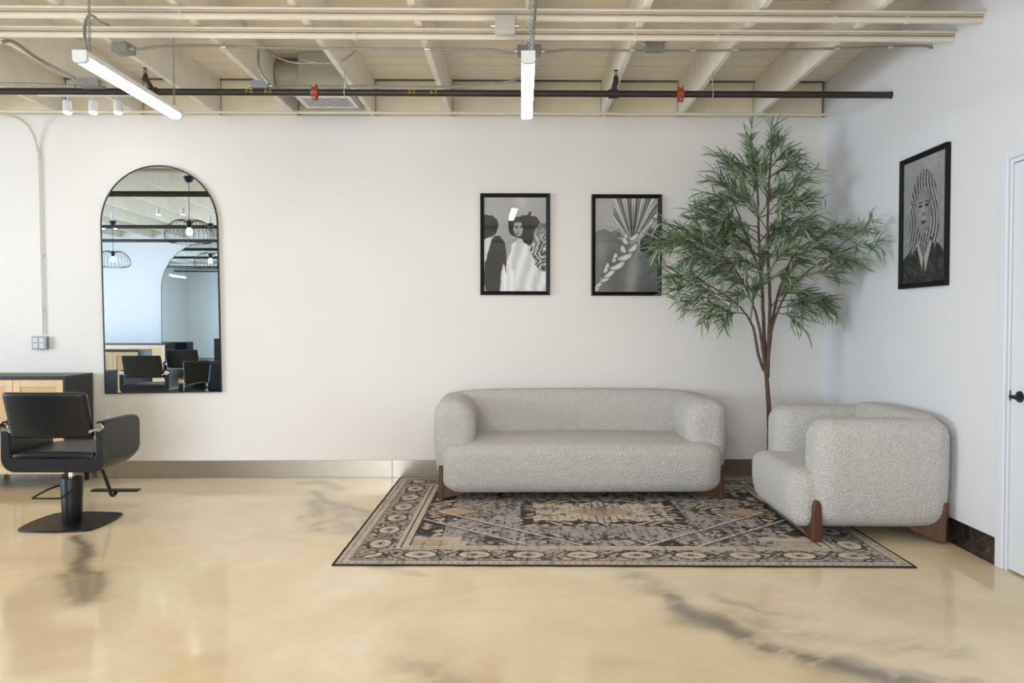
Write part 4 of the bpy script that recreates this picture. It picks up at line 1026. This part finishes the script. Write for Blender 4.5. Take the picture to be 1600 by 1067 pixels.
cab = make_cabinet(1.80, 4, 'black cabinet with light oak and cane doors at the left edge')
cx_ = at_y(148, 583, wy(-3.95) - .02); cab.location = (cx_.x, wy(cx_.x) - .02 - .47, 0); cab.rotation_euler = (0, 0, ANG)
for (px, zv, lab) in ((222, 13.3, 'black and oak cane cabinet behind the chair in the mirror reflection'), (262, 17.2, 'black and oak cane cabinet far back in the mirror reflection')):
    q = mirpos(px, 545, zv); c = copy_tree(cab); c.location = (q.x - 1.8, q.y, 0) ; c.rotation_euler = (0, 0, R(183)); c['label'] = lab
# second arched mirror on the rear wall
q = mirpos(264, 470, 18.35); t = empty('rear_arched_mirror', (q.x + 1.1, YR, 1.95), R(180), 'large arched mirror on the rear wall, seen inside the reflection', 'mirror'); arch_mirror(t, 2.2, 2.75)
for i, (px, py, lab) in enumerate(((248, 330, 'left of the two small ceiling spotlights above the pendant in the mirror'), (286, 330, 'right of the two small ceiling spotlights above the pendant in the mirror'), (162, 352, 'small ceiling spotlight at the left edge of the mirror, by the black pipe'), (180, 352, 'small ceiling spotlight right beside the one at the mirror left edge'), (312, 349, 'small ceiling spotlight through the wires of the largest mirrored pendant'), (296, 381, 'small ceiling spotlight below the largest mirrored pendant'), (322, 382, 'small ceiling spotlight low at the right edge of the mirror'))):
    q = mirpos(px, py, 1.86 * F / (503 - py)); spot(q.x, q.y, 3.33, lab, group='spotlights seen in the mirror')
# pendant lamps (reflected)
def pendant(x, y, zb, label):
    t = empty('pendant_lamp', (x, y, zb), 0, label, 'lamp', 'wire pendant lamps seen in the mirror')
    g = G(); zt_ = ZJ - zb; g.lathe([(.01, .585), (.045, .60), (.062, .64), (.064, .66), (.03, .662)], n=20); g.build('ceiling_rose', MT['cord'], t, smooth=True)
    g = G(); g.tube([(0, 0, .66), (0, 0, zt_)], .03, 8); g.build('mount', MT['white_plastic'], t)
    g = G(); g.tube([(0, 0, .12), (0, 0, .60)], .004, 6); g.build('cord', MT['cord'], t)
    g = G(); g.lathe([(.028, .03), (.032, .08), (.022, .125), (.006, .13)], n=16); g.build('socket', MT['cord'], t, smooth=True)
    g = G(); g.lathe([(.006, -.065), (.03, -.055), (.04, -.02), (.03, .015), (.014, .035)], n=16); g.build('bulb', MT['bulb'], t, smooth=True)
    g = G()
    for k in range(30):
        a = 2 * math.pi * k / 30; P = []
        for (r, z) in ((.03, .09), (.10, .125), (.19, .10), (.26, .02), (.285, -.07), (.26, -.14), (.17, -.16)): P.append((r * math.cos(a), r * math.sin(a), z))
        g.tube(smoothpts(P, 3), .0022, 4, False)
    g.torus((0, 0, -.16), .17, .003, 'z', 30, 4); g.build('wire_shade', MT['cord'], t)
    return t
q = mirpos(296, 360, 9.62); a = pendant(q.x, q.y, q.z, 'black wire pendant lamp seen largest in the arched mirror')
for px, py, zv, lab in ((177, 412, 13.8, 'black wire pendant lamp at the left edge of the mirror reflection'), (329, 408, 14.2, 'black wire pendant lamp at the right edge of the mirror reflection')):
    q = mirpos(px, py, zv); c = copy_tree(a); c.location = (q.x, q.y, a.location.z); c['label'] = lab

# ================================================================== PLANT
PY = 6.85
pb = at_y(1201, 632, PY)
plant = empty('potted_tree', (pb.x, PY, .0), 0, 'tall leafy artificial willow-like tree standing behind the armchair in the corner', 'plant')
base = Vector((pb.x, PY, 0))
g = G(); g.lathe([(.075, .010), (.085, .02), (.105, .26), (.11, .28), (.098, .28), (.095, .25), (.01, .25)], n=28); g.build('pot', MT['pot'], plant, smooth=True)
g = G(); g.lathe([(.094, .245), (.092, .255), (.05, .262), (.01, .265)], n=24); g.build('soil', MT['soil'], plant, smooth=True)
def T(px, py, d=0): return at_y(px, py, PY + d) - base
stems = [  # (points, r0, r1)
    ([(1203, 700, 0), (1201, 632, 0), (1198, 590, 0), (1194, 520, .02), (1190, 440, .03), (1186, 380, .05), (1184, 300, .04), (1180, 230, .02)], .024, .006),
    ([(1198, 592, 0), (1193, 555, -.02), (1188, 520, -.04), (1178, 480, -.06), (1160, 440, -.10), (1130, 400, -.14), (1095, 375, -.18)], .016, .004),
    ([(1199, 590, 0), (1201, 540, -.02), (1203, 470, -.02), (1200, 400, -.04), (1200, 320, -.06), (1205, 240, -.08), (1208, 215, -.08)], .019, .005),
    ([(1200, 560, 0), (1206, 510, .03), (1213, 470, .05), (1222, 440, .08), (1240, 400, .10), (1270, 375, .12), (1310, 362, -.25)], .015, .004),
    ([(1194, 580, 0), (1184, 550, -.03), (1178, 515, -.05), (1165, 490, -.08), (1145, 470, -.12), (1115, 450, -.16), (1085, 430, -.2)], .014, .004),
    ([(1202, 530, -.02), (1212, 495, -.05), (1228, 460, -.08), (1255, 430, -.12), (1290, 405, -.16), (1330, 388, -.4)], .012, .004),
    ([(1190, 440, .03), (1178, 400, .1), (1160, 350, .15), (1140, 300, .18), (1120, 250, .2)], .010, .003),
]
SP = []
for pts, r0, r1 in stems:
    P = smoothpts([T(*p) for p in pts], 6); n = len(P)
    if pts[0][1] == 700: P = [Vector((T(1203, 700).x, 0, .25))] + P; n += 1
    g = G(); g.tube([p + Vector((random.uniform(-.003, .003),) * 3) for p in P], [r0 + (r1 - r0) * i / (n - 1) for i in range(n)], 8); g.build('trunk', MT['bark'], plant, smooth=True); SP.append(P)
# leafy branches: start point on a stem, tip from the photo's crown outline
def leaf_verts(L, w_, bend, curl):
    """narrow curved leaf in local axes: x along, z up"""
    v = []; n = 5
    for i in range(n + 1):
        u = i / n; hw2 = w_ * (math.sin(math.pi * min(1, u * .92 + .08)) ** .8) * .5 + .0003
        x_ = L * u; z_ = -bend * L * u * u; y_ = curl * L * u * u
        v.append((x_, y_ - hw2, z_)); v.append((x_, y_ + hw2, z_ + .0008))
    f = [(2 * i, 2 * i + 2, 2 * i + 3, 2 * i + 1) for i in range(n)]
    return [Vector(q) for q in v], f
leafv = [leaf_verts(1, .098, .12 + .10 * k, (-.3 + .15 * k)) for k in range(5)]
tips = [ # (start px, start py, tip px, tip py, depth of tip)
 (1184,300,1170,198,.02),(1205,260,1205,196,-.05),(1206,260,1228,212,-.02),(1184,280,1150,235,.1),(1205,280,1243,232,.02),(1184,300,1133,232,.14),
 (1186,340,1125,262,.1),(1200,330,1250,262,-.1),(1184,330,1107,290,-.05),(1200,340,1262,298,.1),(1170,380,1090,310,.05),(1165,400,1070,322,-.1),(1180,380,1120,330,-.2),
 (1160,420,1048,345,-.15),(1150,420,1030,366,-.22),(1130,400,1022,372,-.16),(1140,410,1060,395,-.3),(1200,380,1262,330,-.15),(1205,400,1270,350,.05),
 (1140,470,1048,420,-.2),(1150,475,1052,440,-.25),(1145,470,1075,462,-.15),(1150,480,1100,480,-.1),(1165,490,1128,488,-.2),(1178,500,1180,440,-.2),
 (1240,400,1318,350,-.25),(1270,378,1372,346,-.70),(1285,380,1378,378,-.75),(1270,405,1352,404,-.6),(1255,410,1325,392,-.4),(1240,430,1312,412,-.3),
 (1220,460,1290,462,.05),(1218,480,1262,474,.0),(1222,470,1298,478,.12),(1215,490,1240,488,-.1),(1200,420,1235,372,-.2),(1190,420,1160,360,.2),(1190,400,1215,345,.15),
 (1186,360,1165,290,-.15),(1200,340,1218,270,.15),(1184,320,1190,245,-.12),(1203,440,1150,395,-.25),(1203,450,1255,395,.2),(1196,470,1145,430,.15),(1200,440,1225,420,-.2),
 (1175,440,1110,415,.1),(1180,430,1095,400,.2),(1200,480,1235,440,-.1),(1190,400,1130,365,.1),(1200,300,1178,262,.15),(1206,300,1236,290,-.12),(1150,430,1095,350,-.05),(1180,460,1150,450,-.15),(1255,400,1300,375,-.05),(1190,360,1140,340,.2),(1200,380,1225,330,.2),(1185,440,1195,380,-.2)]
fol = G(); all_leaves = []; tw = G()
def branch_path(a, b, sag):
    m1 = a.lerp(b, .4) + Vector((0, 0, .10 * (b - a).length * sag)); m2 = a.lerp(b, .75) + Vector((0, 0, .13 * (b - a).length * sag))
    return smoothpts([a, m1, m2, b], 8)
def nearest_stem(p):
    best = None
    for P in SP:
        for q in P:
            d = (q - p).length
            if best is None or d < best[0]: best = (d, q)
    return best[1]
def leaves_along(path, n, Lr, start=.1, dens=1.0):
    for i in range(n):
        u = start + (1 - start) * (i + random.random()) / n; k = min(len(path) - 2, int(u * (len(path) - 1)))
        p = path[k].lerp(path[k + 1], u * (len(path) - 1) - k); d = (path[k + 1] - path[k]).normalized()
        side_ = d.cross(Vector((0, -1, 0.15))); 
        if side_.length < 1e-3: side_ = Vector((0, 0, 1))
        side_.normalize(); s = 1 if i % 2 else -1
        dirv = (d * random.uniform(.8, 1.3) + side_ * s * random.uniform(.1, .7) + Vector((random.uniform(-.15, .15), random.uniform(-.5, .4), random.uniform(-.05, .4)))).normalized()
        all_leaves.append((p, dirv, random.uniform(*Lr), random.randrange(5), random.uniform(-.9, .9)))
for (ax, ay, bx_, by_, dd) in tips:
    b = T(bx_ + (1198 - bx_) * .035, by_ + (420 - by_) * .06 + 15, dd); a = nearest_stem(T(ax, ay, dd * .3)); path = branch_path(a, b, 1.0 if by_ > 300 else .3)
    g = G(); n = len(path); g.tube(path, [.0055 - .004 * i / (n - 1) for i in range(n)], 5); g.build('branch', MT['bark'], plant, smooth=True)
    L = (b - a).length; fr_ = .55 if dd < -.35 else 1.0; leaves_along(path, int((16 + L * 46) * fr_), (.10, .17) if fr_ == 1 else (.08, .145), .25 if fr_ == 1 else .3)
    for k in range(int((3 + L * 8) * fr_)):
        u = random.uniform(.3, .92); q = path[int(u * (n - 1))]; dirv = (path[-1] - path[int(.5 * n)]).normalized()
        e_ = q + dirv * random.uniform(.08, .2) + Vector((random.uniform(-.10, .10), random.uniform(-.16, .13), random.uniform(-.06, .10)))
        tp = smoothpts([q, q.lerp(e_, .5) + Vector((0, 0, .02)), e_], 4); tw.tube(tp, .0016, 4, False); leaves_along(tp, 10, (.10, .165), .05)
tw.build('twigs', MT['bark'], plant, smooth=True)['kind'] = 'stuff'
# the leaves nearest the camera become pieces of their own, the rest one foliage mesh
def leaf_matrix(p, d, L, roll):
    x_ = d; z_ = Vector((0, 0, 1)); y_ = z_.cross(x_)
    if y_.length < .05: y_ = Vector((1, 0, 0))
    y_.normalize(); z_ = x_.cross(y_).normalized(); m = Matrix((x_, y_, z_)).transposed() @ Matrix.Rotation(roll, 3, 'X')
    return Matrix.Translation(p) @ (m * L).to_4x4()
XMAX = XR - .04 - base.x; YMAX = lambda x_: wy(base.x + x_) - .03 - base.y
ok = []
for l_ in all_leaves:
    e_ = l_[0] + l_[1] * l_[2]
    if e_.z < 3.33 and not (e_.x > 2.72 - base.x and e_.y < 6.0 - base.y) and e_.x < XMAX and l_[0].x < XMAX and e_.y < YMAX(e_.x) and l_[0].y < YMAX(l_[0].x): ok.append(l_)
ok.sort(key=lambda l_: l_[0].y - l_[2] * 3)
lm = []
for v, f in leafv:
    me = bpy.data.meshes.new('leaf'); me.from_pydata([tuple(q) for q in v], [], f); me.materials.append(MT['leaf']); me.shade_smooth(); lm.append(me)
for (p, d, L, k, roll) in ok[:280]:
    o = bpy.data.objects.new('leaf', lm[k]); COL.objects.link(o); o.parent = plant; o.matrix_basis = leaf_matrix(p, d, L, roll)
for (p, d, L, k, roll) in ok[280:]:
    m = leaf_matrix(p, d, L, roll); v, f = leafv[k]; fol.add([m @ q for q in v], f)
me = bpy.data.meshes.new('foliage'); me.from_pydata([tuple(q) for q in fol.v], [], fol.f); me.materials.append(MT['leaf']); me.shade_smooth()
o = bpy.data.objects.new('foliage', me); COL.objects.link(o); o.parent = plant; o['kind'] = 'stuff'
print('leaves', len(ok))
